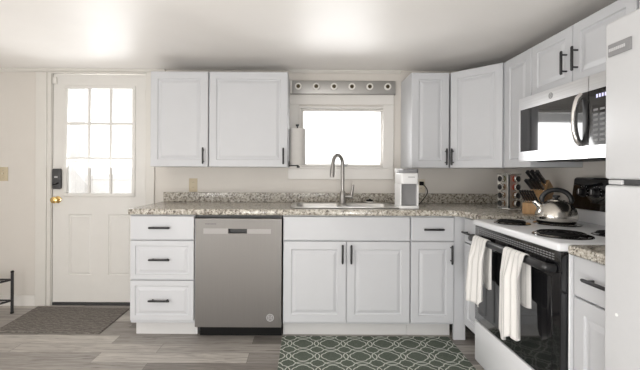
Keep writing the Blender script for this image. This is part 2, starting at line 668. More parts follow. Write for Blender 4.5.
box(bm, RX0, RX1, YR - 0.1, YR, RZ1, ZC)
struct('wall_rear', bm, 'wall')
w2 = setting('window_2', ((RX0 + RX1) / 2, YR - 0.05, RZ0))
bm = B()
hw, hh = (RX1 - RX0) / 2, RZ1 - RZ0
for a in (-hw, -hw / 3 - 0.02, hw / 3 - 0.02, hw - 0.05):
    box(bm, a, a + 0.05, -0.03, 0.03, 0, hh)
box(bm, -hw, hw, -0.03, 0.03, 0, 0.05)
box(bm, -hw, hw, -0.03, 0.03, hh - 0.05, hh)
obj('frame', bm, 'trimwhite', w2)
bm = B(); box(bm, -hw + 0.05, hw - 0.05, -0.004, 0.004, 0.05, hh - 0.05)
obj('pane', bm, 'glass', w2)

# crown trim at the top of the back wall and baseboards
bm = B()
for (a, b_) in ((XL, -1.208), (-0.130, 0.822)):
    prism(bm, [(YB - 0.001, ZC - 0.001), (YB - 0.026, ZC - 0.001), (YB - 0.026, ZC - 0.010), (YB - 0.010, ZC - 0.026), (YB - 0.001, ZC - 0.026)], 'x', a, b_)
struct('trim_1', bm, 'casing')
bm = B(); prism(bm, [(YB - 0.001, 0), (YB - 0.014, 0), (YB - 0.014, 0.075), (YB - 0.006, 0.088), (YB - 0.001, 0.088)], 'x', XL, -2.322)
struct('baseboard_back', bm, 'trimwhite')
bm = B(); prism(bm, [(XL + 0.001, 0), (XL + 0.014, 0), (XL + 0.014, 0.075), (XL + 0.006, 0.088), (XL + 0.001, 0.088)], 'y', YR, YB - 0.02)
struct('baseboard_left', bm, 'trimwhite')

# ------------------------------------------------------------ raised panel fronts
def rings_panel(bm, x0, x1, z0, z1, rings):
    """nested rectangles: (inset, y); last ring is capped"""
    prev = None
    first = None
    for ins, y in rings:
        r = [bm.verts.new((x0 + ins, y, z0 + ins)), bm.verts.new((x1 - ins, y, z0 + ins)),
             bm.verts.new((x1 - ins, y, z1 - ins)), bm.verts.new((x0 + ins, y, z1 - ins))]
        if prev:
            for k in range(4):
                bm.faces.new((prev[k], prev[(k + 1) % 4], r[(k + 1) % 4], r[k]))
        else:
            first = r
        prev = r
    bm.faces.new(prev)
    return first

def front_bm(x0, x1, z0, z1, raised=True, fw=0.055, th=0.02):
    bm = B()
    if raised:
        rg = [(0, th), (0, 0.005), (0.0015, 0.0015), (0.005, 0), (fw, 0), (fw + 0.004, 0.0075), (fw + 0.011, 0.0085),
              (fw + 0.030, 0.0020), (fw + 0.034, 0.0012)]
    else:
        rg = [(0, th), (0, 0.005), (0.0015, 0.0015), (0.005, 0)]
    f = rings_panel(bm, x0, x1, z0, z1, rg)
    bm.faces.new(f[::-1])
    return bm

def pull_bm(cx, cz, length, vertical):
    bm = B()
    h = length / 2
    d = (0, 0, 1) if vertical else (1, 0, 0)
    c = Vector((cx, -0.032, cz))
    D = Vector(d)
    q = h * 0.70
    pts = [c - D * h + Vector((0, 0.002, 0)), c - D * h * 0.9, c, c + D * h * 0.9, c + D * h + Vector((0, 0.002, 0))]
    tube(bm, pts, [0.0055, 0.0072, 0.0072, 0.0072, 0.0055], 10)
    for s in (-1, 1):
        p = c + D * q * s
        cyl(bm, p, (p.x, -0.0005, p.z), 0.0045, 10)
    return bm

def cabinet(name, label, cat, loc, rz, w, depth, z0, z1, fronts, toe=None, group=None, extra=None):
    """local frame: x 0..w along the front, y 0 = face of doors, +y to the wall, z from the floor"""
    t = thing(name, label, cat, loc, rz, group)
    bm = B()
    box(bm, 0.0015, w - 0.0015, 0.0205, depth, z0, z1, 0.0015, 1)
    obj('body', bm, 'cabinet_body', t)
    if toe:
        bm = B()
        box(bm, 0.012 if toe == 'inset' else 0.0003, w - 0.0003, 0.085, depth - 0.02, 0, z0 - 0.0005)
        obj('toe_kick', bm, 'toe', t)
    for f in fronts:
        kind, x0, x1, a0, a1 = f[:5]
        fw = f[6] if len(f) > 6 else (0.055 if kind == 'door' else 0.032)
        nm = 'door' if kind == 'door' else ('drawer' if kind != 'false' else 'false_front')
        raised = kind in ('door', 'drawer_raised')
        p = obj(nm, front_bm(x0, x1, a0, a1, raised, fw), 'cabinet', t, smooth=False)
        if len(f) > 5 and f[5]:
            hx, hz, ln, vert = f[5]
            obj('handle', pull_bm(hx, hz, ln, vert), 'blackmetal', p)
    if extra:
        extra(t)
    return t

# ------------------------------------------------------------ base cabinets (back run)
YF = 2.569
CT = 0.905           # counter top height
CB = 0.864           # underside
D_B = YB - YF - 0.002
w = 0.451
cabinet('drawer_base_cabinet', 'white base cabinet with three stacked drawers, between the door mat and the dishwasher', 'cabinet',
        (-1.216, YF, 0), 0, w, D_B, 0.105, CB - 0.001,
        [('drawer', 0.004, w - 0.004, 0.690, 0.855, (w / 2 - 0.01, 0.775, 0.145, False)),
         ('drawer_raised', 0.004, w - 0.004, 0.412, 0.683, (w / 2 - 0.01, 0.555, 0.145, False), 0.035),
         ('drawer_raised', 0.004, w - 0.004, 0.128, 0.405, (w / 2 - 0.01, 0.273, 0.145, False), 0.035)], toe='inset')
x0 = -0.152
w = 0.887
cabinet('sink_base_cabinet', 'wide white double-door base cabinet under the sink with a blank top panel', 'cabinet',
        (x0, YF, 0), 0, w, D_B, 0.105, 0.69,
        [('false', 0.004, w - 0.004, 0.690, 0.855),
         ('door', 0.004, w / 2 - 0.002, 0.120, 0.683, (w / 2 - 0.030, 0.600, 0.13, True)),
         ('door', w / 2 + 0.002, w - 0.004, 0.120, 0.683, (w / 2 + 0.030, 0.600, 0.13, True))], toe='full')
# upper rails of the sink cabinet body that leave room for the bowls
sk = [o for o in bpy.data.objects if o.name.startswith('sink_base_cabinet')][0]
bm = B()
box(bm, 0.0015, w - 0.0015, 0.0205, 0.036, 0.6905, CB - 0.001)
box(bm, 0.0015, 0.0155, 0.0365, D_B, 0.6905, CB - 0.001)
box(bm, w - 0.0155, w - 0.0015, 0.0365, D_B, 0.6905, CB - 0.001)
obj('top_rail', bm, 'cabinet_body', sk)
x0 = 0.736
w = 0.306
def filler(t):
    bm = B()
    box(bm, w, 1.122 - 0.736, 0.010, 0.03, 0.0, CB - 0.001)
    obj('corner_filler', bm, 'cabinet', t)
cabinet('narrow_base_cabinet', 'narrow white base cabinet right of the sink with one drawer over one door', 'cabinet',
        (x0, YF, 0), 0, w, D_B, 0.105, CB - 0.001,
        [('drawer', 0.004, w - 0.004, 0.690, 0.855, (w / 2, 0.772, 0.14, False)),
         ('door', 0.004, w - 0.004, 0.120, 0.683, (w - 0.028, 0.600, 0.13, True), 0.05)], toe='full', extra=filler)
# right run: between corner and range, and between range and fridge
XF = 1.104
w = 0.312
cabinet('corner_base_cabinet', 'white base cabinet in the corner, mostly hidden behind the left end of the range', 'cabinet',
        (XF, 2.5655, 0), -PI / 2, w, XR - XF - 0.002, 0.105, CB - 0.001,
        [('drawer', 0.004, w - 0.004, 0.690, 0.855, (0.11, 0.762, 0.14, False)),
         ('door', 0.004, w - 0.004, 0.120, 0.683, (w - 0.03, 0.600, 0.13, True))], toe='full')
w = 0.300
NT = 0.882
cabinet('slim_base_cabinet', 'slim white base cabinet squeezed between the range and the refrigerator', 'cabinet',
        (1.070, 1.476, 0), -PI / 2, w, XR - 1.070 - 0.002, 0.105, NT - 0.042,
        [('drawer', 0.004, w - 0.004, 0.682, 0.838, (0.157, 0.765, 0.14, False)),
         ('door', 0.004, w - 0.004, 0.120, 0.675, (w - 0.03, 0.600, 0.13, True))], toe='full')

# ------------------------------------------------------------ countertops
ct = thing('countertop', 'speckled beige granite worktop running under the window and around the corner', 'worktop', (0, YB, CB))
bm = B()
fx0, fyf = -1.232, 2.549 - YB
outer = [(fx0 + 0.012, -0.002), (fx0, -0.014), (fx0, fyf + 0.03), (fx0 + 0.009, fyf + 0.009), (fx0 + 0.03, fyf)]
cxc, cyc, rr = 1.078 - 0.10, fyf - 0.10, 0.10
for k in range(7):
    a = PI / 2 - PI / 2 * k / 6
    outer.append((cxc + rr * math.cos(a), cyc + rr * math.sin(a)))
outer += [(1.078, 2.2495 - YB), (XR - 0.002, 2.2495 - YB), (XR - 0.002, -0.002)]
SX0, SX1, SY0, SY1 = -0.105, 0.700, -0.555, -0.115
plate(bm, [outer, rrect(SX0 + 0.02, SX1 - 0.02, SY0 + 0.02, SY1 - 0.02, 0.05)], 0, CT - CB, 0.012, res=3)
obj('slab', bm, 'granite', ct, angle=50)
bm = B()
box(bm, -1.216, XR - 0.024, -0.022, -0.002, CT - CB, CT - CB + 0.080, 0.002, 1)
box(bm, XR - 0.022, XR - 0.002, 2.2495 - YB, -0.002, CT - CB, CT - CB + 0.080, 0.002, 1)
obj('backsplash', bm, 'granite', ct)
c2 = thing('countertop', 'short beige granite worktop piece between the range and the refrigerator', 'worktop', (XR, 1.476, NT - 0.0415))
bm = B()
plate(bm, [[(1.050 - XR, -0.002), (1.050 - XR, -0.300), (-0.002, -0.300), (-0.002, -0.002)]], 0, 0.0415, 0.012, res=3)
obj('slab', bm, 'granite', c2, angle=50)
bm = B(); box(bm, -0.022, -0.002, -0.299, -0.003, 0.0415, 0.12, 0.002, 1)
obj('backsplash', bm, 'granite', c2)

# ------------------------------------------------------------ sink, faucet, stopper
sk = thing('kitchen_sink', 'double bowl stainless steel drop-in sink below the window', 'sink', (0.2975, YB - 0.335, CT))
hx = (SX1 - SX0) / 2
bm = B()
by0, by1 = SY0 + 0.335, SY1 + 0.335
bl = (-hx + 0.045, -0.018)
br_ = (0.018, hx - 0.045)
bo = (by0 + 0.045, by1 - 0.085)
plate(bm, [rrect(-hx, hx, by0, by1, 0.055), rrect(bl[0], bl[1], bo[0], bo[1], 0.05), rrect(br_[0], br_[1], bo[0], bo[1], 0.05)], 0.0004, 0.0085, 0.0035)
obj('rim', bm, 'steel_sink', sk)
for (a, b_) in (bl, br_):
    bm = B()
    lv = [(0, 0.004), (0.003, -0.01), (0.010, -0.14), (0.03, -0.16)]
    pr = None
    for ins, z in lv:
        r = [bm.verts.new((x, y, z)) for x, y in rrect(a + ins, b_ - ins, bo[0] + ins, bo[1] - ins, 0.05)]
        if pr:
            for k in range(len(r)):
                bm.faces.new((pr[k], pr[(k + 1) % len(r)], r[(k + 1) % len(r)], r[k]))
        pr = r
    bm.faces.new(pr)
    bw = obj('bowl', bm, 'steel_sink', sk)
    bm = B(); lathe(bm, [(0.0, -0.1595), (0.035, -0.1595), (0.042, -0.157), (0.044, -0.1598)], 20, Matrix.Translation(((a + b_) / 2, (bo[0] + bo[1]) / 2, 0)))
    obj('drain', bm, 'nickel', bw)

fx, fy, fz = 0.310, YB - 0.160, CT + 0.0085
fa = thing('faucet', 'tall gooseneck pull-down faucet in brushed nickel behind the sink', 'faucet', (fx, fy, fz))
bm = B()
lathe(bm, [(0.028, 0), (0.028, 0.006), (0.025, 0.012), (0.024, 0.05), (0.024, 0.085), (0.017, 0.097)], 20)
obj('base', bm, 'nickel', fa)
bm = B()
pts = [(0, 0, 0.09), (0, 0, 0.26)]
dirx, diry = -0.64, -0.77
R_ = 0.070
for k in range(1, 13):
    a = PI - PI * k / 12 * 0.97
    h = R_ + R_ * math.cos(a)
    pts.append((dirx * h, diry * h, 0.31 + R_ * math.sin(a) * 1.15))
pts.insert(2, (0, 0, 0.31))
tube(bm, pts, 0.0145, 12)
obj('spout', bm, 'nickel', fa)
e = Vector(pts[-1]); e2 = e + Vector((dirx * 0.012, diry * 0.012, -0.105))
bm = B()
tube(bm, [e + Vector((0, 0, 0.004)), e.lerp(e2, 0.3), e.lerp(e2, 0.75), e2], [0.0155, 0.017, 0.0195, 0.018], 14)
hd = obj('spray_head', bm, 'nickel', fa)
bm = B()
cyl(bm, (0.020, 0, 0.052), (0.082, -0.004, 0.052), 0.0165, 14, 0.003)
tube(bm, [(0.072, -0.004, 0.055), (0.076, -0.006, 0.090), (0.086, -0.010, 0.150)], [0.013, 0.011, 0.009], 10)
obj('lever_handle', bm, 'nickel', fa)

ss = thing('sink_stopper', 'small black-topped sink stopper at the back edge of the sink, right of the faucet', 'stopper', (0.545, YB - 0.085, CT))
bm = B(); lathe(bm, [(0.0, 0.0005), (0.030, 0.0005), (0.031, 0.010), (0.026, 0.016), (0, 0.016)], 18)
obj('cup', bm, 'porcelain', ss)
bm = B(); lathe(bm, [(0.022, 0.0162), (0.030, 0.020), (0.029, 0.029), (0.010, 0.032), (0.007, 0.038), (0, 0.039)], 18)
obj('cap', bm, 'rubber', ss)

# ------------------------------------------------------------ dishwasher
dw_w = 0.605
dw = thing('dishwasher', 'stainless steel dishwasher built in under the worktop beside the drawers', 'dishwasher', (-0.7605, YF - 0.012, 0))
bm = B(); box(bm, 0.004, dw_w - 0.004, 0.05, 0.62, 0.10, CB - 0.003)
obj('tub', bm, 'darkgrey', dw)
bm = B()
# door skin with a real recess for the pocket handle
px0, px1, pz0, pz1 = 0.232, 0.362, 0.738, 0.770
for (a, b_, c, d) in ((0.004, px0, 0.090, 0.840), (px1, dw_w - 0.004, 0.090, 0.840), (px0, px1, 0.090, pz0), (px0, px1, pz1, 0.840)):
    box(bm, a, b_, 0, 0.048, c, d)
bmesh.ops.remove_doubles(bm, verts=bm.verts[:], dist=1e-5)
dd = obj('door', bm, 'steel_dw', dw, smooth=False)
bm = B(); box(bm, px0 + 0.0005, px1 - 0.0005, 0.026, 0.046, pz0 + 0.0005, pz1 - 0.0005)
obj('pocket_handle', bm, 'black', dd)
bm = B(); box(bm, px1 + 0.001, px1 + 0.165, -0.0012, 0.0, 0.737, 0.769)
obj('control_strip', bm, 'steel_dwl', dd)
bm = B(); box(bm, px0 - 0.172, px0 - 0.001, -0.0006, 0.0, 0.735, 0.772)
obj('control_strip', bm, 'steel_dwl', dd)
bm = B()
for k in range(8):
    box(bm, 0.072 + k * 0.0098, 0.072 + k * 0.0098 + 0.0075, -0.001, 0.0, 0.800, 0.806)
obj('nameplate', bm, 'darkgrey', dd)
def roundel(parent, x, z, r, light, dark):
    bm = B()
    lathe(bm, [(r * 0.86, 0), (r * 0.86, 0.0012), (r, 0.0012), (r, 0)], 32, axis_mtx((x, -0.0, z), (0, -1, 0)), closed=True)
    for k in range(4):
        a = k * PI / 2 + PI / 4
        pts = [(x + r * 0.62 * math.cos(a + t), -0.0008, z + r * 0.62 * math.sin(a + t)) for t in (-0.5, -0.25, 0, 0.25, 0.5)]
        tube(bm, pts, r * 0.055, 6)
    o = obj('emblem', bm, light, parent)
    bm = B(); lathe(bm, [(r * 0.85, 0), (r * 0.85, 0.0004), (0, 0.0004)], 28, axis_mtx((x, 0, z), (0, -1, 0)))
    obj('emblem_disc', bm, dark, parent)
    bm = text_bm('GE', r * 0.85, 0.0006, Matrix.Translation((x, -0.0007, z)) @ FACE)
    obj('emblem_letters', bm, light, parent)
roundel(dw, 0.524, 0.157, 0.026, 'palegrey', 'steel_dwl')
bm = B(); box(bm, 0.020, dw_w - 0.004, 0.070, 0.085, 0.003, 0.0995)
obj('toe_panel', bm, 'rubber', dw)

# ------------------------------------------------------------ upper cabinets
UZ0, UZ1 = 1.202, 1.942
YU = 2.874
D_U = YB - YU - 0.002
w = 0.453
cabinet('upper_cabinet', 'narrower white wall cabinet beside the entrance door, left of the pair', 'cabinet', (-1.206, YU, 0), 0, w, D_U, UZ0, UZ1,
        [('door', 0.003, w - 0.003, UZ0, UZ1, (w - 0.034, UZ0 + 0.085, 0.125, True), 0.055)])
w = 0.616
cabinet('upper_cabinet', 'wider white wall cabinet left of the window, beside the paper towel roll', 'cabinet', (-0.750, YU, 0), 0, w, D_U, UZ0, UZ1,
        [('door', 0.003, w - 0.003, UZ0, UZ1, (w - 0.034, UZ0 + 0.085, 0.125, True), 0.055)])
w = 0.297
cabinet('upper_cabinet', 'narrow white wall cabinet right of the window above the coffee maker', 'cabinet', (0.824, YU, 0), 0, w, D_U, UZ0, UZ1,
        [('door', 0.003, w - 0.003, UZ0, UZ1, (w - 0.032, UZ0 + 0.085, 0.125, True), 0.055)])
# diagonal corner cabinet
p0, p1 = Vector((1.123, YU + 0.003)), Vector((1.392, 2.5925))
dv = p1 - p0
ang = math.atan2(dv.y, dv.x)
dlen = dv.length
dc = thing('diagonal_corner_cabinet', 'white wall cabinet set diagonally across the corner above the spice rack', 'cabinet', (p0.x, p0.y, 0), ang)
Rm = Matrix.Rotation(-ang, 2)
def loc2(x, y):
    v = Rm @ Vector((x - p0.x, y - p0.y))
    return (v.x, v.y)
nv = Vector((-dv.y, dv.x)).normalized() * 0.0205
bm = B()
prism(bm, [loc2(p0.x + nv.x, p0.y + nv.y), loc2(p1.x + nv.x, p1.y + nv.y), loc2(XR - 0.002, 2.5925), loc2(XR - 0.002, YB - 0.002), loc2(p0.x + 0.0005, YB - 0.002)], 'z', UZ0, UZ1)
obj('body', bm, 'cabinet_body', dc, smooth=False)
dd = obj('door', front_bm(0.005, dlen - 0.008, UZ0, UZ1, True, 0.055), 'cabinet', dc, smooth=False)
obj('handle', pull_bm(0.032, UZ0 + 0.085, 0.125, True), 'blackmetal', dd)
XU = 1.395
w = 0.303
cabinet('upper_cabinet', 'narrow white wall cabinet between the corner cabinet and the microwave', 'cabinet', (XU, 2.590, 0), -PI / 2, w, XR - XU - 0.002, UZ0, UZ1,
        [('door', 0.003, w - 0.003, UZ0, UZ1, None, 0.055)])
w = 0.726
MZ1 = 1.618
cabinet('upper_cabinet', 'short two-door white wall cabinet mounted directly above the microwave', 'cabinet', (XU, 2.285, 0), -PI / 2, w, XR - XU - 0.002, MZ1 + 0.004, UZ1,
        [('door', 0.003, 0.346, MZ1 + 0.008, UZ1, (0.310, MZ1 + 0.135, 0.125, True), 0.05),
         ('door', 0.352, w - 0.003, MZ1 + 0.008, UZ1, (0.390, MZ1 + 0.135, 0.125, True), 0.05)])
w = 0.70
cabinet('upper_cabinet', 'white wall cabinet above the refrigerator at the top right corner', 'cabinet', (XU, 1.555, 0), -PI / 2, w, XR - XU - 0.002, 1.70, UZ1,
        [('door', 0.003, w / 2 - 0.002, 1.704, UZ1, None, 0.05), ('door', w / 2 + 0.002, w - 0.003, 1.704, UZ1, None, 0.05)])

# ------------------------------------------------------------ entrance door
dr = setting('door_1', (DX0, YB, 0))
DWD = DX1 - DX0
bm = B()
ya, yb = 0.004, 0.048
sx0, sx1 = 0.012, DWD - 0.008
z0_, z1_ = 0.030, 2.000
gx0, gx1, gz0, gz1 = -2.072 - DX0, -1.480 - DX0, 0.955, 1.892
box(bm, sx0, gx0, ya, yb, 0.90, z1_)
box(bm, gx1, sx1, ya, yb, 0.90, z1_)
box(bm, gx0, gx1, ya, yb, 0.90, gz0)
box(bm, gx0, gx1, ya, yb, gz1, z1_)
pz0, pz1 = 0.262, 0.790
pa = (-2.043 - DX0, -1.842 - DX0)
pb = (-1.700 - DX0, -1.500 - DX0)
box(bm, sx0, pa[0], ya, yb, z0_, 0.90)
box(bm, pb[1], sx1, ya, yb, z0_, 0.90)
box(bm, pa[1], pb[0], ya, yb, z0_, 0.90)
for (a, b_) in (pa, pb):
    box(bm, a, b_, ya, yb, z0_, pz0)
    box(bm, a, b_, ya, yb, pz1, 0.90)
    rings_panel(bm, a, b_, pz0, pz1, [(0, ya), (0.004, ya + 0.007), (0.012, ya + 0.007), (0.024, ya + 0.001), (0.026, ya + 0.001)])
dslab = obj('slab', bm, 'door', dr, smooth=False)
bm = B()
m_ = 0.024
def ringframe(bm, x0, x1, z0, z1, t, y0, y1, b=0.003):
    box(bm, x0, x1, y0, y1, z1 - t, z1, b, 1)
    box(bm, x0, x1, y0, y1, z0, z0 + t, b, 1)
    box(bm, x0, x0 + t, y0, y1, z0 + t, z1 - t, b, 1)
    box(bm, x1 - t, x1, y0, y1, z0 + t, z1 - t, b, 1)
ringframe(bm, gx0 - 0.012, gx1 + 0.012, gz0 - 0.012, gz1 + 0.012, 0.028, -0.006, 0.020)
obj('glass_frame', bm, 'door', dr)
ix0, ix1, iz0, iz1 = gx0 + 0.0165, gx1 - 0.0165, gz0 + 0.0165, gz1 - 0.0165
for k in (1, 2):
    bm = B(); x = ix0 + (ix1 - ix0) * k / 3
    box(bm, x - 0.0105, x + 0.0105, 0.0, 0.018, iz0, iz1, 0.003, 1)
    obj('muntin', bm, 'door', dr)
    bm = B(); z = iz0 + (iz1 - iz0) * k / 3
    box(bm, ix0, ix1, 0.001, 0.017, z - 0.0105, z + 0.0105, 0.003, 1)
    obj('muntin', bm, 'door', dr)
bm = B(); box(bm, gx0 + 0.002, gx1 - 0.002, 0.022, 0.027, gz0 + 0.002, gz1 - 0.002)
obj('pane', bm, 'glass', dr)
bm = B()
box(bm, -0.128, -0.034, -0.018, -0.001, 0.0, ZC - 0.028, 0.003, 1)
box(bm, -0.0335, 0.0, -0.010, -0.001, 0.0, ZC - 0.028, 0.002, 1)
box(bm, DWD, DWD + 0.075, -0.018, -0.001, 0.0, ZC - 0.028, 0.003, 1)
box(bm, 0.0, DWD, -0.018, -0.001, 2.004, ZC - 0.028, 0.003, 1)
obj('casing', bm, 'casing', dr)
bm = B()
box(bm, 0.0, 0.006, 0.0, 0.06, 0, 2.006)
box(bm, DWD - 0.005, DWD, 0.0, 0.06, 0, 2.006)
obj('jamb', bm, 'casing', dr)
bm = B(); box(bm, 0.006, DWD - 0.005, 0.004, 0.10, 0.0, 0.026, 0.003, 1)
obj('threshold', bm, 'darkgrey', dr)
kx, kz = -2.138 - DX0, 0.915
bm = B()
lathe(bm, [(0.030, 0), (0.030, 0.004), (0.014, 0.010), (0.012, 0.028), (0.022, 0.036), (0.029, 0.048), (0.027, 0.060), (0.014, 0.066), (0, 0.067)], 24, axis_mtx((kx, ya, kz), (0, -1, 0)))
obj('knob', bm, 'brass', dr)
bm = B()
kx = -2.138 - DX0
plate(bm, [rrect(-0.038, 0.038, -0.088, 0.088, 0.014)], 0, 0.026, 0.006, Matrix.Translation((kx, ya, 1.095)) @ FACE)
kp = obj('keypad_lock', bm, 'darkgrey', dr)
bm = B(); box(bm, kx - 0.014, kx + 0.014, ya - 0.0275, ya - 0.0262, 1.105, 1.117)
obj('status_label', bm, 'palegrey', kp)
bm = B(); tube(bm, [(kx - 0.02, ya - 0.031, 1.048), (kx + 0.004, ya - 0.034, 1.052), (kx + 0.022, ya - 0.031, 1.062)], 0.006, 8)
obj('thumb_turn', bm, 'black', kp)
bm = B()
for z in (0.25, 1.05, 1.82):
    cyl(bm, (DWD - 0.006, 0.0, z - 0.045), (DWD - 0.006, 0.0, z + 0.045), 0.006, 10)
obj('hinges', bm, 'casing', dr)
ds = thing('door_sensor', 'small white contact sensor at the top left corner of the entrance door', 'sensor', (-2.163, YB + 0.004, 1.945))
bm = B(); box(bm, -0.017, 0.017, -0.014, -0.0005, -0.03, 0.03, 0.003, 1)
obj('housing', bm, 'casing', ds)
bm = B(); box(bm, -0.011, 0.011, -0.0165, -0.0145, -0.02, 0.02, 0.0008, 1)
obj('cover', bm, 'trimwhite', ds)

# ------------------------------------------------------------ kitchen window
wn = setting('window_1', (0, YB, 0))
bm = B()
ringframe(bm, -0.147, 0.762, 1.103, 1.838, 0.092, -0.016, -0.001, 0.003)
obj('casing', bm, 'trimwhite', wn)
bm = B()
ringframe(bm, WX0 + 0.0005, WX1 - 0.0005, WZ0 + 0.0005, WZ1 - 0.0005, 0.016, -0.004, 0.10, 0.002)
obj('jamb', bm, 'trimwhite', wn)
bm = B()
ringframe(bm, WX0 + 0.017, WX1 - 0.017, WZ0 + 0.017, WZ1 - 0.017, 0.022, 0.035, 0.075, 0.004)
obj('sash', bm, 'trimwhite', wn)
bm = B(); box(bm, WX0 + 0.03, WX1 - 0.03, 0.052, 0.058, WZ0 + 0.03, WZ1 - 0.03)
obj('pane', bm, 'glass', wn)
bm = B()
box(bm, 0.305, 0.365, 0.018, 0.034, WZ0 + 0.022, WZ0 + 0.036, 0.004, 1)
tube(bm, [(0.335, 0.022, WZ0 + 0.030), (0.345, 0.008, WZ0 + 0.034), (0.372, 0.004, WZ0 + 0.036)], 0.005, 8)
obj('latch', bm, 'palegrey', wn)

# ------------------------------------------------------------ light bar with six empty sockets
lb = thing('vanity_light_bar', 'brushed nickel light bar with six empty bulb sockets above the window', 'light fixture', (0.31, YB, 1.893))
bm = B(); box(bm, -0.422, 0.462, -0.030, -0.0015, -0.056, 0.056, 0.004, 2)
obj('backplate', bm, 'steel_bar', lb)
bm = B(); box(bm, -0.440, 0.462, -0.034, -0.0015, -0.0625, -0.0565, 0.001, 1)
obj('lower_trim', bm, 'nickel', lb)
bm = B(); box(bm, -0.440, -0.4225, -0.032, -0.0015, -0.060, 0.056, 0.002, 1)
obj('end_cap', bm, 'porcelain', lb)
for i in range(6):
    x = -0.371 + i * 0.1525
    bm = B()
    lathe(bm, [(0.029, 0), (0.031, 0.010), (0.029, 0.022), (0.021, 0.024), (0.017, 0.021), (0.016, 0.006), (0, 0.006)], 24, axis_mtx((x, -0.0305, 0.003), (0, -1, 0)))
    s = obj('socket', bm, 'porcelain', lb)
    bm = B()
    lathe(bm, [(0.0155, 0.0065), (0.0155, 0.020), (0.0125, 0.020), (0.0125, 0.009), (0.004, 0.0085), (0.004, 0.013), (0, 0.0135)], 18, axis_mtx((x, -0.0305, 0.003), (0, -1, 0)))
    obj('contact', bm, 'socketdark', s)

# ------------------------------------------------------------ paper towel holder and roll
ph = thing('paper_towel_holder', 'black upright paper towel holder fixed to the wall cabinet side', 'holder', (-0.132, 2.985, 1.222))
px_ = 0.069
bm = B()
cyl(bm, (px_, 0, -0.004), (px_, 0, 0.315), 0.006, 12)
lathe(bm, [(0.008, 0.309), (0.014, 0.318), (0.014, 0.326), (0, 0.328)], 14, Matrix.Translation((px_, 0, 0)))
obj('rod', bm, 'blackmetal', ph)
bm = B(); box(bm, 0.0008, 0.082, -0.012, 0.012, -0.010, -0.002, 0.002, 1)
box(bm, px_ - 0.004, px_ + 0.020, -0.012, 0.012, -0.024, -0.010, 0.002, 1)
obj('arm', bm, 'blackmetal', ph)
bm = B(); box(bm, 0.0005, 0.005, -0.02, 0.02, -0.018, 0.03, 0.001, 1)
obj('mount_plate', bm, 'blackmetal', ph)
pt = thing('paper_towel_roll', 'white paper towel roll standing on the black holder left of the window', 'paper towel', (-0.132 + px_, 2.985, 1.2212))
bm = B(); lathe(bm, [(0.020, 0), (0.0635, 0), (0.0655, 0.004), (0.0655, 0.286), (0.0635, 0.29), (0.020, 0.28)], 36, closed=True)
ro = obj('paper', bm, 'paper', pt)
bm = B(); lathe(bm, [(0.0165, 0.0), (0.0198, 0.0), (0.0198, 0.289), (0.0165, 0.289)], 24, closed=True)
obj('cardboard_core', bm, 'beige', pt)

# ------------------------------------------------------------ wall plates
def outlet(x, z, matname, label):
    t = thing('wall_outlet', label, 'outlet', (x, YB, z))
    bm = B(); box(bm, -0.036, 0.036, -0.006, -0.0008, -0.058, 0.058, 0.002, 2)
    obj('cover_plate', bm, matname, t)
    for s in (-1, 1):
        bm = B()
        plate(bm, [rrect(-0.017, 0.017, -0.0145, 0.0145, 0.008)], 0.0, 0.003, 0.0008, Matrix.Translation((0, -0.006, s * 0.022)) @ FACE)
        r = obj('receptacle', bm, matname, t)
        bm = B()
        for q in (-0.006, 0.006):
            box(bm, q - 0.001, q + 0.001, -0.0095, -0.0091, s * 0.022 - 0.002, s * 0.022 + 0.007)
        obj('slots', bm, 'darkgrey', r)
    return t
outlet(-0.965, 1.047, 'beige', 'beige wall outlet just above the left end of the backsplash')
outlet(1.000, 1.050, 'ivory', 'wall outlet behind the coffee maker with a black plug in it')
sw = thing('light_switch', 'cream light switch plate on the wall left of the entrance door', 'switch', (-2.605, YB, 1.135))
bm = B(); box(bm, -0.040, 0.040, -0.006, -0.0008, -0.060, 0.060, 0.002, 2)
obj('cover_plate', bm, 'beige', sw)
bm = B(); box(bm, -0.005, 0.005, -0.016, -0.0062, -0.006, 0.012, 0.002, 1)
obj('toggle', bm, 'ivory', sw)
for s in (-1, 1):
    bm = B(); lathe(bm, [(0.003, 0), (0.003, 0.001), (0, 0.0012)], 10, axis_mtx((0, -0.0062, s * 0.032), (0, -1, 0)))
    obj('screw', bm, 'nickel', sw)

# ------------------------------------------------------------ coffee maker
cm = thing('coffee_maker', 'compact white single-serve coffee maker on the worktop right of the sink', 'coffee maker', (0.745, 2.715, CT))
hw = 0.066
bm = B()
plate(bm, [rrect(-hw - 0.004, hw + 0.004, -0.092, 0.095, 0.022)], 0.0005, 0.022, 0.004)
obj('base', bm, 'appwhite', cm)
bm = B()
plate(bm, [rrect(-hw, hw, -0.005, 0.094, 0.012)], 0.0225, 0.178, 0.002)
box(bm, -hw, -hw + 0.010, -0.075, 0.0, 0.0225, 0.178)
box(bm, hw - 0.010, hw, -0.075, 0.0, 0.0225, 0.178)
obj('column', bm, 'appwhite', cm)
bm = B(); box(bm, -hw + 0.0105, hw - 0.0105, -0.052, -0.0055, 0.0225, 0.1775, 0.002, 1)
obj('front_panel', bm, 'midgrey', cm)
bm = B()
plate(bm, [rrect(-hw, hw, -0.088, 0.094, 0.022)], 0.1785, 0.255, 0.006)
hd = obj('brew_head', bm, 'appwhite', cm)
bm = B(); box(bm, -0.012, 0.036, -0.0892, -0.0875, 0.224, 0.231)
obj('nameplate', bm, 'palegrey', hd)
bm = B()
plate(bm, [rrect(-hw + 0.016, hw - 0.002, -0.086, 0.05, 0.020)], 0.2555, 0.286, 0.004)
obj('lid', bm, 'midgrey', cm)
bm = B()
plate(bm, [rrect(-hw, hw, 0.052, 0.094, 0.012)], 0.2555, 0.290, 0.003)
obj('reservoir_lid', bm, 'appwhite', cm)
bm = B()
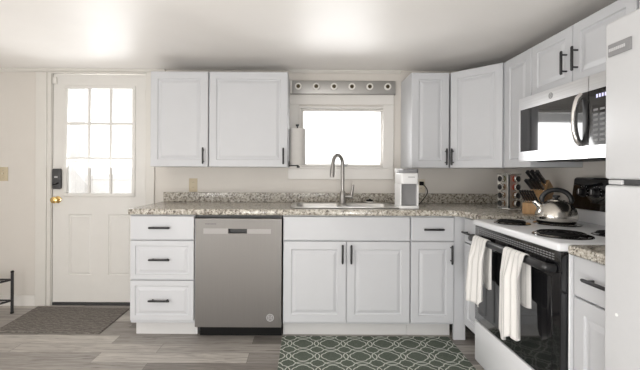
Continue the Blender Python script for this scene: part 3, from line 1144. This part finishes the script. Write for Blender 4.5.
# smooth the cord with Catmull-Rom
def smooth(pts, n=8):
    P = [Vector(p) for p in pts]
    P = [P[0]] + P + [P[-1]]
    out = []
    for i in range(1, len(P) - 2):
        for k in range(n):
            t = k / n
            a, b_, c, d = P[i - 1], P[i], P[i + 1], P[i + 2]
            out.append(0.5 * ((2 * b_) + (c - a) * t + (2 * a - 5 * b_ + 4 * c - d) * t * t + (3 * b_ - a - 3 * c + d) * t ** 3))
    out.append(P[-2])
    return out
cord = [(0.064, 0.07, 0.032), (0.10, 0.10, 0.012), (0.15, 0.19, 0.012), (0.21, 0.30, 0.030), (0.285, 0.40, 0.085), (0.288, 0.435, 0.130), (0.255, 0.450, 0.165)]
tube(bm, smooth(cord), 0.0035, 8)
cd = obj('power_cord', bm, 'rubber', cm)
bm = B()
box(bm, 0.239, 0.271, 0.440, 0.4745, 0.150, 0.182, 0.004, 2)
obj('plug', bm, 'rubber', cm)

# ------------------------------------------------------------ range (electric coil stove)
RW = 0.760
rg = thing('electric_range', 'white electric coil range with a black glass oven door', 'stove', (1.030, 2.2425, 0), -PI / 2)
RD = XR - 1.030 - 0.003
RT = 0.885
bm = B(); box(bm, 0.004, RW - 0.004, 0.035, RD, 0.045, RT - 0.036, 0.003, 1)
for x in (0.04, RW - 0.08):
    for y in (0.06, RD - 0.08):
        box(bm, x, x + 0.04, y, y + 0.04, 0.0, 0.0455)
obj('body', bm, 'enamel', rg)
bm = B(); box(bm, 0.0, RW, -0.012, RD - 0.0965, RT - 0.0355, RT, 0.010, 3)
obj('cooktop', bm, 'enamel', rg)
bm = B(); box(bm, 0.006, RW - 0.006, 0.0, 0.0345, 0.285, RT - 0.037, 0.004, 2)
od = obj('oven_door', bm, 'blackgloss', rg)
bm = B(); box(bm, 0.055, RW - 0.055, -0.002, -0.0002, 0.335, 0.735, 0.0006, 1)
obj('oven_window', bm, 'blackglass', od)
bm = B()
for r_ in range(3):
    for k in range(34):
        x = 0.05 + k * 0.0198
        z = 0.808 + r_ * 0.0105
        box(bm, x, x + 0.0135, -0.0022, -0.0002, z, z + 0.0045)
obj('vent_grille', bm, 'midgrey', od)
bm = B()
hp = [(0.03, -0.006, 0.775), (0.034, -0.030, 0.778), (0.052, -0.050, 0.782), (0.15, -0.056, 0.786), (0.38, -0.060, 0.788), (0.61, -0.056, 0.786), (RW - 0.052, -0.050, 0.782), (RW - 0.034, -0.030, 0.778), (RW - 0.03, -0.006, 0.775)]
tube(bm, smooth(hp, 5), 0.0185, 12, sx=0.62)
obj('oven_handle', bm, 'black', od)
bm = B(); box(bm, 0.006, RW - 0.006, 0.0, 0.0345, 0.040, 0.278, 0.006, 2)
dw2 = obj('storage_drawer', bm, 'enamel', rg)
# backguard
bm = B(); prism(bm, [(RD - 0.095, RT - 0.03), (RD, RT - 0.03), (RD, 1.00), (RD - 0.080, 1.00), (RD - 0.095, 0.955)], 'x', 0.0, RW, 0.002)
obj('backguard', bm, 'enamel', rg)
bm = B()
prism(bm, [(RD - 0.110, 0.957), (RD - 0.096, 0.957), (RD - 0.081, 1.0015), (RD - 0.001, 1.0015), (RD - 0.001, 1.140), (RD - 0.075, 1.142), (RD - 0.087, 1.132)], 'x', 0.002, RW - 0.002, 0.004)
cp = obj('control_panel', bm, 'blackgloss', rg)
pn = Vector((0, -0.99, 0.13)).normalized()
def onpanel(x, z):
    t_ = (z - 0.957) / (1.132 - 0.957)
    return Vector((x, RD - 0.110 + 0.023 * t_, z))
for x, z, r_ in ((0.09, 1.055, 0.024), (0.185, 1.055, 0.024), (0.575, 1.055, 0.024), (0.67, 1.055, 0.024), (0.48, 1.055, 0.024)):
    bm = B()
    p = onpanel(x, z)
    lathe(bm, [(r_ * 1.15, 0.0005), (r_ * 1.15, 0.004), (r_, 0.006), (r_ * 0.85, 0.026), (r_ * 0.7, 0.028), (0, 0.028)], 22, axis_mtx(p, pn))
    k_ = obj('knob', bm, 'black', rg)
    bm = B()
    q = p + pn * 0.0285
    tube(bm, [q + Vector((0, 0.0, -r_ * 0.5)), q + Vector((0, 0, r_ * 0.65))], 0.0018, 6)
    obj('pointer', bm, 'appwhite', k_)
for x in (0.09, 0.185, 0.48, 0.575, 0.67):
    bm = B()
    for k in range(9):
        a = math.radians(-120 + k * 30)
        p = onpanel(x + 0.036 * math.sin(a), 1.055 + 0.036 * math.cos(a)) + pn * 0.001
        lathe(bm, [(0.0022, 0), (0.0022, 0.0004), (0, 0.0005)], 8, axis_mtx(p, pn))
    obj('dial_marks', bm, 'palegrey', cp)
bm = B()
t = bmesh.new()
box(t, -0.05, 0.05, -0.0015, 0.0, -0.03, 0.03, 0.0005, 1)
merge(bm, t, Matrix.Translation(onpanel(0.335, 1.05)) @ Matrix.Rotation(-0.13, 4, 'X'))
obj('clock_display', bm, 'midgrey', cp)
# burners: x (local along width), y (depth), radius
for (bx, byy, br) in ((0.180, 0.125, 0.080), (0.575, 0.130, 0.106), (0.195, 0.365, 0.104), (0.575, 0.375, 0.080)):
    bm = B()
    T = Matrix.Translation((bx, byy, RT))
    lathe(bm, [(br + 0.012, 0.0005), (br + 0.010, 0.0045), (br + 0.002, 0.005), (br * 0.9, 0.0015), (0.0, 0.0008)], 40, T)
    bu = obj('burner', bm, 'blackgloss', rg)
    bm = B()
    turns = 4 if br < 0.1 else 5
    pts = []
    for k in range(turns * 20 + 1):
        a = 2 * PI * k / 20
        r_ = 0.018 + (br - 0.024) * k / (turns * 20)
        pts.append((bx + r_ * math.cos(a), byy + r_ * math.sin(a), RT + 0.0115))
    tube(bm, pts, 0.0042, 6, sx=1.25)
    for k in range(3):
        a = 2 * PI * k / 3 + 0.5
        box_p = [(bx, byy, RT + 0.0055), (bx + br * 0.95 * math.cos(a), byy + br * 0.95 * math.sin(a), RT + 0.0055)]
        tube(bm, box_p, 0.0022, 6)
    obj('coil', bm, 'rubber', bu)

# ------------------------------------------------------------ tea towels over the oven handle
HX, HZ = 1.030 - 0.058, 0.787
def towel(label, yc, wtop, wbot, lf, lb_, ph, lean, seed, swing):
    """hangs over the oven handle: front fall of length lf, back fall lb_"""
    t = thing('tea_towel', label, 'towel', (HX, yc, HZ), 0, 'striped towels on the oven handle')
    nu, nv = 40, 46
    bm = B()
    uvl = bm.loops.layers.uv.new('UVMap')
    tot = lf + lb_ + 0.075
    g = []
    rnd = random.Random(seed)
    a1, a2 = rnd.uniform(0, 6), rnd.uniform(0, 6)
    for j in range(nv + 1):
        s = tot * j / nv
        row = []
        for i in range(nu + 1):
            u = i / nu - 0.5
            # path
            if s < lf:
                d = lf - s
                z = -d + 0.0
                x = -0.0165
                k = min(1, d / lf)
                side = -1
            elif s < lf + 0.075:
                a = (s - lf) / 0.075 * PI
                x = -0.0165 * math.cos(a)
                z = 0.023 * math.sin(a)
                d, k, side = 0, 0, 0
            else:
                d = s - lf - 0.075
                z = -d
                x = 0.0165
                k = min(1, d / lf)
                side = 1
            wd = wtop + (wbot - wtop) * min(1, k * 1.3)
            fold = math.sin(u * 2 * PI * 1.7 + a1) * 0.013 + math.sin(u * 2 * PI * 3.1 + a2) * 0.006
            kk = min(1, d / 0.10)
            if side == -1:
                x += -abs(fold) * kk * 1.3 - 0.004 * kk - swing * k * (0.5 - u)
            elif side == 1:
                x += fold * kk * 0.2
            y = -u * wd + lean * k * (1 if side <= 0 else 0.4) + math.sin(u * 9 + a2) * 0.004 * kk
            if side == -1:
                z += -0.022 * k * math.sin(u * 5 + a1) + 0.014 * k * math.cos(u * 11)
            if side == 1:
                z += 0.012 * k * math.sin(u * 6 + a2)
            row.append((bm.verts.new((x, y, z)), (i / nu, s / tot)))
        g.append(row)
    for j in range(nv):
        for i in range(nu):
            q = [g[j][i], g[j][i + 1], g[j + 1][i + 1], g[j + 1][i]]
            f = bm.faces.new([a[0] for a in q])
            for lp, a in zip(f.loops, q):
                lp[uvl].uv = a[1]
    o = obj('cloth', bm, 'towel', t, angle=180)
    sol = o.modifiers.new('thickness', 'SOLIDIFY')
    sol.thickness = 0.003
    sol.offset = 0
    return t
towel('white striped tea towel with folds, left of the two on the oven handle', 2.030, 0.150, 0.160, 0.325, 0.240, 0, 0.012, 3, 0.02)
towel('longer white striped tea towel, right of the two on the oven handle', 1.700, 0.165, 0.175, 0.372, 0.215, 0, -0.008, 11, 0.008)

# ------------------------------------------------------------ kettle on the back-left burner
kt = thing('tea_kettle', 'brushed steel whistling kettle with black arched handle on the rear burner', 'kettle', (1.030 + 0.358, 2.2425 - 0.200, RT + 0.0158), math.radians(-25))
kt.scale = (0.98, 0.98, 0.93)
bm = B()
lathe(bm, [(0.0, 0.0), (0.088, 0.0), (0.098, 0.006), (0.104, 0.022), (0.102, 0.046), (0.092, 0.076), (0.072, 0.102), (0.050, 0.117), (0.044, 0.120), (0.0, 0.121)], 44)
obj('body', bm, 'steel_kettle', kt)
bm = B()
lathe(bm, [(0.043, 0.1205), (0.041, 0.126), (0.026, 0.131), (0.0, 0.132)], 30)
ld = obj('lid', bm, 'steel_kettle', kt)
bm = B(); lathe(bm, [(0.009, 0.131), (0.009, 0.138), (0.019, 0.144), (0.017, 0.154), (0, 0.157)], 20)
obj('lid_knob', bm, 'black', ld)
bm = B()
# spout pointing along -x
tube(bm, [(-0.066, 0, 0.076), (-0.084, 0, 0.094), (-0.096, 0, 0.106)], [0.024, 0.019, 0.0155], 16)
sp = obj('spout', bm, 'steel_kettle', kt)
bm = B(); tube(bm, [(-0.094, 0, 0.104), (-0.101, 0, 0.111), (-0.108, 0, 0.117)], [0.0165, 0.0165, 0.013], 14)
obj('whistle_cap', bm, 'chrome', sp)
bm = B()
ha = []
for k in range(15):
    a = math.radians(168 - 162 * k / 14)
    ha.append((0.072 * math.cos(a), 0, 0.118 + 0.068 * math.sin(a)))
ha = [(-0.066, 0, 0.109)] + ha + [(0.068, 0, 0.107)]
tube(bm, ha, [0.009] + [0.0135] * 15 + [0.009], 12, sx=0.8)
obj('handle', bm, 'black', kt)

# ------------------------------------------------------------ spice rack with jars
srx, sry = 1.470, 2.665
sr = thing('spice_rack', 'steel revolving spice rack tower in the corner of the worktop', 'spice rack', (srx, sry, CT), math.radians(16))
bm = B(); lathe(bm, [(0.0, 0.0005), (0.080, 0.0005), (0.082, 0.006), (0.078, 0.012), (0, 0.012)], 32)
obj('base', bm, 'chrome', sr)
bm = B()
hs = 0.052
box(bm, -hs, hs, -hs, hs, 0.0125, 0.250, 0.002, 1)
obj('tower', bm, 'palesteel', sr)
bm = B(); box(bm, -hs - 0.005, -hs + 0.005, -hs - 0.005, -hs + 0.005, 0.0125, 0.250, 0.002, 1)
obj('corner_strip', bm, 'darkgrey', sr)
bm = B(); box(bm, -hs - 0.004, hs + 0.004, -hs - 0.004, hs + 0.004, 0.2505, 0.256, 0.002, 1)
obj('top_plate', bm, 'chrome', sr)
def make_jar(label):
    # local: jar axis along -y, base at y=0
    t = thing('spice_jar', label, 'jar', (0, 0, 0), 0, 'jars in the revolving spice rack')
    bm = B(); lathe(bm, [(0.0, 0.0), (0.022, 0.0), (0.0245, 0.002), (0.0245, 0.010), (0.021, 0.013)], 22, axis_mtx((0, 0, 0), (0, -1, 0)))
    g = obj('glass_body', bm, 'spicebrown', t)
    bm = B(); lathe(bm, [(0.0225, 0.013), (0.0255, 0.015), (0.0255, 0.026), (0.0195, 0.026), (0.0175, 0.023), (0.0, 0.023)], 24, axis_mtx((0, 0, 0), (0, -1, 0)))
    l_ = obj('lid', bm, 'black', t)
    bm = B(); lathe(bm, [(0.0256, 0.015), (0.0268, 0.016), (0.0268, 0.0265), (0.0256, 0.0285), (0.0205, 0.0285), (0.0200, 0.0263), (0.0256, 0.0262)], 24, axis_mtx((0, 0, 0), (0, -1, 0)), closed=True)
    obj('lid_ring', bm, 'chrome', t)
    return t
pos_name = ['lowest', 'second lowest', 'second highest', 'topmost']
jar0 = None
fill = {(1, 3): 'spicered', (1, 2): 'spicered', (0, 1): 'spicebrown', (0, 0): 'spicegreen', (0, 3): 'spicegreen', (1, 0): 'spicebrown'}
rot0 = math.radians(16)
for side in (0, 1):
    for k in range(4):
        lab = 'black-lidded spice jar, %s in the %s column of the rack' % (pos_name[k], 'left' if side == 0 else 'right')
        if (side, k) in ((1, 3), (1, 2)):
            lab = 'red-filled spice jar, %s in the right column of the rack' % pos_name[k]
        z = CT + 0.0125 + 0.031 + k * 0.0585
        ang = rot0 + (-PI / 2 if side == 0 else 0.0)
        off = Vector((0, -hs - 0.0004, 0))
        off.rotate(Matrix.Rotation(ang, 3, 'Z'))
        loc = (srx + off.x, sry + off.y, z)
        if jar0 is None:
            jar0 = make_jar(lab)
            jar0.location, jar0.rotation_euler = loc, (0, 0, ang)
            j = jar0
        else:
            j = dup(jar0, loc, ang, lab)
        for ch in j.children:
            if ch.name.startswith('glass_body') and j is not jar0:
                ch.data = ch.data.copy()
                ch.data.materials[0] = M[fill.get((side, k), 'spicebrown')]

# ------------------------------------------------------------ knife block and knives
kbx, kby, kbr = 1.500, 2.390, math.radians(-58)
kb = thing('knife_block', 'light wooden slanted knife block on the worktop beside the range', 'knife block', (kbx, kby, CT), kbr)
bm = B()
bwid = 0.046
# body: slanted slab whose slot face looks up and forward (-y)
prism(bm, [(-0.030, 0.0005), (0.055, 0.0005), (0.130, 0.155), (0.058, 0.218), (-0.030, 0.090)], 'x', -bwid, bwid, 0.003)
obj('body', bm, 'wood', kb, smooth=False)
bm = B()
prism(bm, [(-0.092, 0.0005), (-0.0305, 0.0005), (-0.0305, 0.078), (-0.092, 0.070)], 'x', -bwid, bwid, 0.003)
obj('steak_knife_box', bm, 'wood', kb, smooth=False)
def make_knife(ln, wd, label, group, th=0.0085):
    """axis along +z from the slot"""
    t = thing('knife', label, 'knife', (0, 0, 0), 0, group)
    bm = B()
    box(bm, -th * 0.7, th * 0.7, -wd * 0.8, wd * 0.8, 0.0004, 0.010, 0.002, 1)
    obj('bolster', bm, 'chrome', t)
    bm = B()
    prof = [(-wd * 0.8, 0.0105), (wd * 0.8, 0.0105), (wd, 0.03), (wd * 0.85, ln * 0.6), (wd * 1.15, ln), (-wd * 0.9, ln + 0.006), (-wd * 0.8, ln * 0.5)]
    prism(bm, prof, 'x', -th, th, 0.003)
    hd_ = obj('handle', bm, 'black', t)
    bm = B()
    for q in (0.3, 0.55, 0.8):
        cyl(bm, (-th - 0.0007, 0.0, ln * q), (th + 0.0007, 0.0, ln * q), 0.0028, 8)
    obj('rivets', bm, 'chrome', hd_)
    return t
nb = Vector((0, -(0.176 - 0.118) - 0.012, 0.118 - 0.045)).normalized()    # provisional
edge = Vector((0, 0.058 + 0.030, 0.218 - 0.090))
nb = Vector((0, -edge.z, edge.y)).normalized()
Rz = Matrix.Rotation(kbr, 4, 'Z')
big_rows = [(0.82, [(-0.029, 0.130, 0.0125), (0.0, 0.136, 0.0125), (0.029, 0.132, 0.0125)]), (0.50, [(-0.033, 0.108, 0.0105), (-0.011, 0.112, 0.0105), (0.011, 0.110, 0.0105), (0.033, 0.104, 0.0105)])]
def place_axis(t, p, d):
    zq = Vector((0, 0, 1))
    dd_ = Vector(d).normalized()
    xax = Vector((1, 0, 0))
    yax = dd_.cross(xax).normalized()
    m3 = Matrix((xax, yax, dd_)).transposed().to_4x4()
    t.matrix_world = Matrix.Translation((kbx, kby, CT)) @ Rz @ Matrix.Translation(p) @ m3
ordn = ['farthest left', 'second from left', 'third from left', 'rightmost']
for ri, (tt, row) in enumerate(big_rows):
    for ki, (x, ln, wd) in enumerate(row):
        p = Vector((x, -0.030, 0.090)) + edge * tt
        nm = ['back corner', 'centre', 'near corner'][ki] if len(row) == 3 else ['far end', 'inner far', 'inner near', 'near end'][ki]
        lab = 'black-handled %s knife at the %s of the %s row in the block' % ('large' if ri == 0 else 'medium', nm, 'top' if ri == 0 else 'middle')
        k_ = make_knife(ln, wd, lab, 'knives in the wooden block')
        place_axis(k_, p, nb)
for ki in range(6):
    x = -0.0385 + ki * 0.0154
    lab = 'slim black-handled steak knife, %s along the front row of the block' % ['nearest the spice rack', 'second from the spice rack', 'third from the spice rack', 'third from the kettle', 'second from the kettle', 'nearest the kettle'][ki]
    k_ = make_knife(0.102, 0.0070, lab, 'knives in the wooden block', 0.0047)
    place_axis(k_, Vector((x, -0.064, 0.0775)), Vector((0, -0.70, 0.71)))

# ------------------------------------------------------------ microwave
MW = 0.722
MZ0 = 1.236
mh = MZ1 - MZ0
mw = thing('microwave', 'stainless over-the-range microwave with a dark glass door above the stove', 'microwave', (1.318, 2.2835, MZ0), -PI / 2)
md = XR - 1.318 - 0.002
bm = B(); box(bm, 0.002, MW - 0.002, 0.024, md, 0.008, mh - 0.0005, 0.002, 1)
obj('case', bm, 'midgrey', mw)
sd = 0.560
gz0, gz1 = 0.058, mh - 0.070
bm = B()
for (a, b_, c, d) in ((0.0, sd, gz1, mh), (0.0, sd, 0.0, gz0), (0.0, 0.016, gz0, gz1)):
    box(bm, a, b_, 0.0, 0.0235, c, d)
bmesh.ops.remove_doubles(bm, verts=bm.verts[:], dist=1e-5)
md_ = obj('door', bm, 'steel_h', mw, smooth=False)
bm = B(); box(bm, 0.0162, sd, 0.0015, 0.0235, gz0 + 0.0002, gz1 - 0.0002)
obj('door_glass', bm, 'blackglass', md_)
for (c, d) in ((gz1, mh), (0.0, gz0)):
    bm = B(); box(bm, sd + 0.004, MW, 0.0, 0.0235, c, d)
    obj('panel_band', bm, 'steel_h', mw, smooth=False)
bm = B(); box(bm, sd + 0.004, MW, 0.0012, 0.0235, gz0 + 0.0002, gz1 - 0.0002)
cpl = obj('control_panel', bm, 'blackglass', mw)
bm = B()
for r_ in range(7):
    for c in range(3):
        x = sd + 0.030 + c * 0.038
        z = gz0 + 0.018 + r_ * 0.023
        box(bm, x, x + 0.026, 0.0004, 0.0011, z, z + 0.010)
obj('keypad', bm, 'midgrey', cpl)
bm = B()
for k in range(4):
    x = sd + 0.046 + k * 0.016
    box(bm, x, x + 0.009, 0.0003, 0.0011, gz1 - 0.040, gz1 - 0.024)
obj('clock_display', bm, 'digits', cpl)
bm = B()
hpts = []
for k in range(13):
    t_ = k / 12
    hpts.append((sd - 0.044, 0.002 - 0.036 * math.sin(PI * t_) ** 0.45, gz0 + 0.008 + (gz1 - gz0 - 0.016) * t_))
tube(bm, hpts, 0.014, 12, sx=0.75)
obj('door_handle', bm, 'chrome', md_)
bm = B(); box(bm, sd - 0.036, sd - 0.003, 0.0002, 0.0013, gz0 + 0.002, gz1 - 0.002)
obj('handle_backing', bm, 'black', md_)
roundel(mw, 0.296, mh - 0.036, 0.0165, 'midgrey', 'palegrey')
bm = B()
box(bm, 0.006, MW - 0.006, 0.03, md - 0.01, 0.0, 0.0075)
for k in range(2):
    box(bm, 0.10 + k * 0.30, 0.32 + k * 0.30, 0.05, 0.16, -0.006, -0.0002, 0.002, 1)
obj('vent_underside', bm, 'darkgrey', mw)

# ------------------------------------------------------------ refrigerator
FW = 0.74
fr = thing('refrigerator', 'white top-freezer refrigerator cut off by the right edge of the photo', 'refrigerator', (0.936, 1.158, 0), -PI / 2)
fd = XR - 0.936 - 0.02
FT = 1.632
bm = B(); box(bm, 0.006, FW - 0.006, 0.072, fd, 0.04, FT - 0.012, 0.006, 2)
box(bm, 0.03, FW - 0.03, 0.09, fd - 0.03, 0.0, 0.0405)
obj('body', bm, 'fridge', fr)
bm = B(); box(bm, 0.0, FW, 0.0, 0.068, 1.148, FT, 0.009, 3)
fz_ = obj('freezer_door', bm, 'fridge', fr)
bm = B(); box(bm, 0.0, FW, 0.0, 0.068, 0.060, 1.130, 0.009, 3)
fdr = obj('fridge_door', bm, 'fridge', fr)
bm = B(); box(bm, 0.012, FW - 0.012, 0.012, 0.071, 1.1305, 1.1475)
obj('door_gap_seal', bm, 'darkgrey', fr)
bm = B(); box(bm, 0.012, 0.062, 0.003, 0.0115, 1.1320, 1.1460, 0.002, 1)
obj('hinge_plate', bm, 'palegrey', fr)
bm = B(); box(bm, 0.016, 0.098, -0.004, -0.0002, 1.522, 1.560, 0.0015, 1)
npl = obj('nameplate', bm, 'midgrey', fz_)
bm = B()
for k in range(9):
    x = 0.021 + k * 0.0066
    box(bm, x, x + 0.0046, -0.0052, -0.0041, 1.537, 1.546)
obj('nameplate_lettering', bm, 'palegrey', fz_)
bm = B(); lathe(bm, [(0.005, 0.0002), (0.005, 0.002), (0.003, 0.003), (0, 0.003)], 12, axis_mtx((0.05, 0, 0.742), (0, -1, 0)))
obj('cap', bm, 'appwhite', fdr)

# ------------------------------------------------------------ shoe rack at the left edge
sh = thing('shoe_rack', 'low black metal two-tier rack against the wall, cut off at the left edge', 'rack', (-2.385, 3.02, 0))
posts = [(-0.012, -0.115), (-0.012, 0.135), (-0.62, -0.115), (-0.62, 0.135)]
posts = [(0.0, 0.125), (0.0, -0.145), (-0.62, 0.125), (-0.62, -0.145)]
posts = [(0.0, 0.0), (-0.09, -0.24), (-0.70, 0.0), (-0.79, -0.24)]
for (x, y) in posts:
    bm = B()
    cyl(bm, (x, y, 0.012), (x, y, 0.335), 0.011, 12)
    p_ = obj('post', bm, 'blackmetal', sh)
    bm = B(); lathe(bm, [(0.0, 0.0), (0.013, 0.0), (0.013, 0.0118), (0, 0.0118)], 12, Matrix.Translation((x, y, 0)))
    obj('foot', bm, 'rubber', p_)
    bm = B(); lathe(bm, [(0.0125, 0.3355), (0.0125, 0.342), (0.008, 0.348), (0, 0.349)], 12, Matrix.Translation((x, y, 0)))
    obj('finial', bm, 'rubber', p_)
for z in (0.105, 0.275):
    bm = B()
    for a, b_ in ((0, 1), (2, 3), (0, 2), (1, 3)):
        tube(bm, [(*posts[a], z), (*posts[b_], z)], 0.0075, 8)
    for k in range(1, 6):
        u = k / 6
        a = Vector((*posts[0], z)).lerp(Vector((*posts[1], z)), u)
        b_ = Vector((*posts[2], z)).lerp(Vector((*posts[3], z)), u)
        tube(bm, [a, b_], 0.003, 6)
    obj('shelf', bm, 'blackmetal', sh)

# ------------------------------------------------------------ mats
bm = B()
plate(bm, [[(-0.405, 0.255), (0.395, 0.215), (0.405, -0.265), (-0.360, -0.245)]], 0.0005, 0.009, 0.003)
o = obj('door_mat', bm, 'doormat')
o.location = (-1.868, 2.905, 0)
tag(o, 'dark grey-brown textured door mat in front of the entrance door', 'mat')
bm = B()
plate(bm, [rrect(-0.585, 0.585, -0.38, 0.38, 0.008)], 0.0005, 0.009, 0.003)
o = obj('kitchen_rug', bm, 'rug')
o.location = (0.430, 2.232, 0)
tag(o, 'grey-green runner rug with white trellis pattern in front of the sink cabinet', 'rug')

# ------------------------------------------------------------ outside, seen through the door glass
bm = B(); box(bm, -9, 7, YB + 0.14, 14, -0.35, -0.30)
o = obj('ground_outside', bm, 'ground'); o['kind'] = 'structure'
pr = thing('porch_railing', 'pale porch railing outside, seen faintly through the lower door panes', 'railing', (-2.4, 5.2, -0.30))
bm = B(); box(bm, -1.6, 1.6, -0.04, 0.04, 1.34, 1.42, 0.01, 1); box(bm, -1.6, 1.6, -0.025, 0.025, 0.35, 0.42, 0.005, 1)
obj('rail', bm, 'outside_white', pr)
bm = B(); box(bm, -1.58, 1.58, -0.018, 0.018, 0.4205, 1.3395)
obj('infill_panel', bm, 'outside_white', pr)
for x in (-1.56, 1.56):
    bm = B(); box(bm, x - 0.05, x + 0.05, -0.05, 0.05, 0.0005, 1.5, 0.005, 1)
    obj('post', bm, 'outside_white', pr)
pp = thing('porch_post', 'pale porch post outside, seen through the left column of door panes', 'post', (-3.10, 4.95, -0.30))
bm = B(); box(bm, -0.10, 0.10, -0.10, 0.10, 0.12, 3.2, 0.01, 1)
obj('shaft', bm, 'outside_grey', pp)
bm = B(); box(bm, -0.14, 0.14, -0.14, 0.14, 0.0005, 0.119, 0.01, 1)
obj('plinth', bm, 'outside_grey', pp)
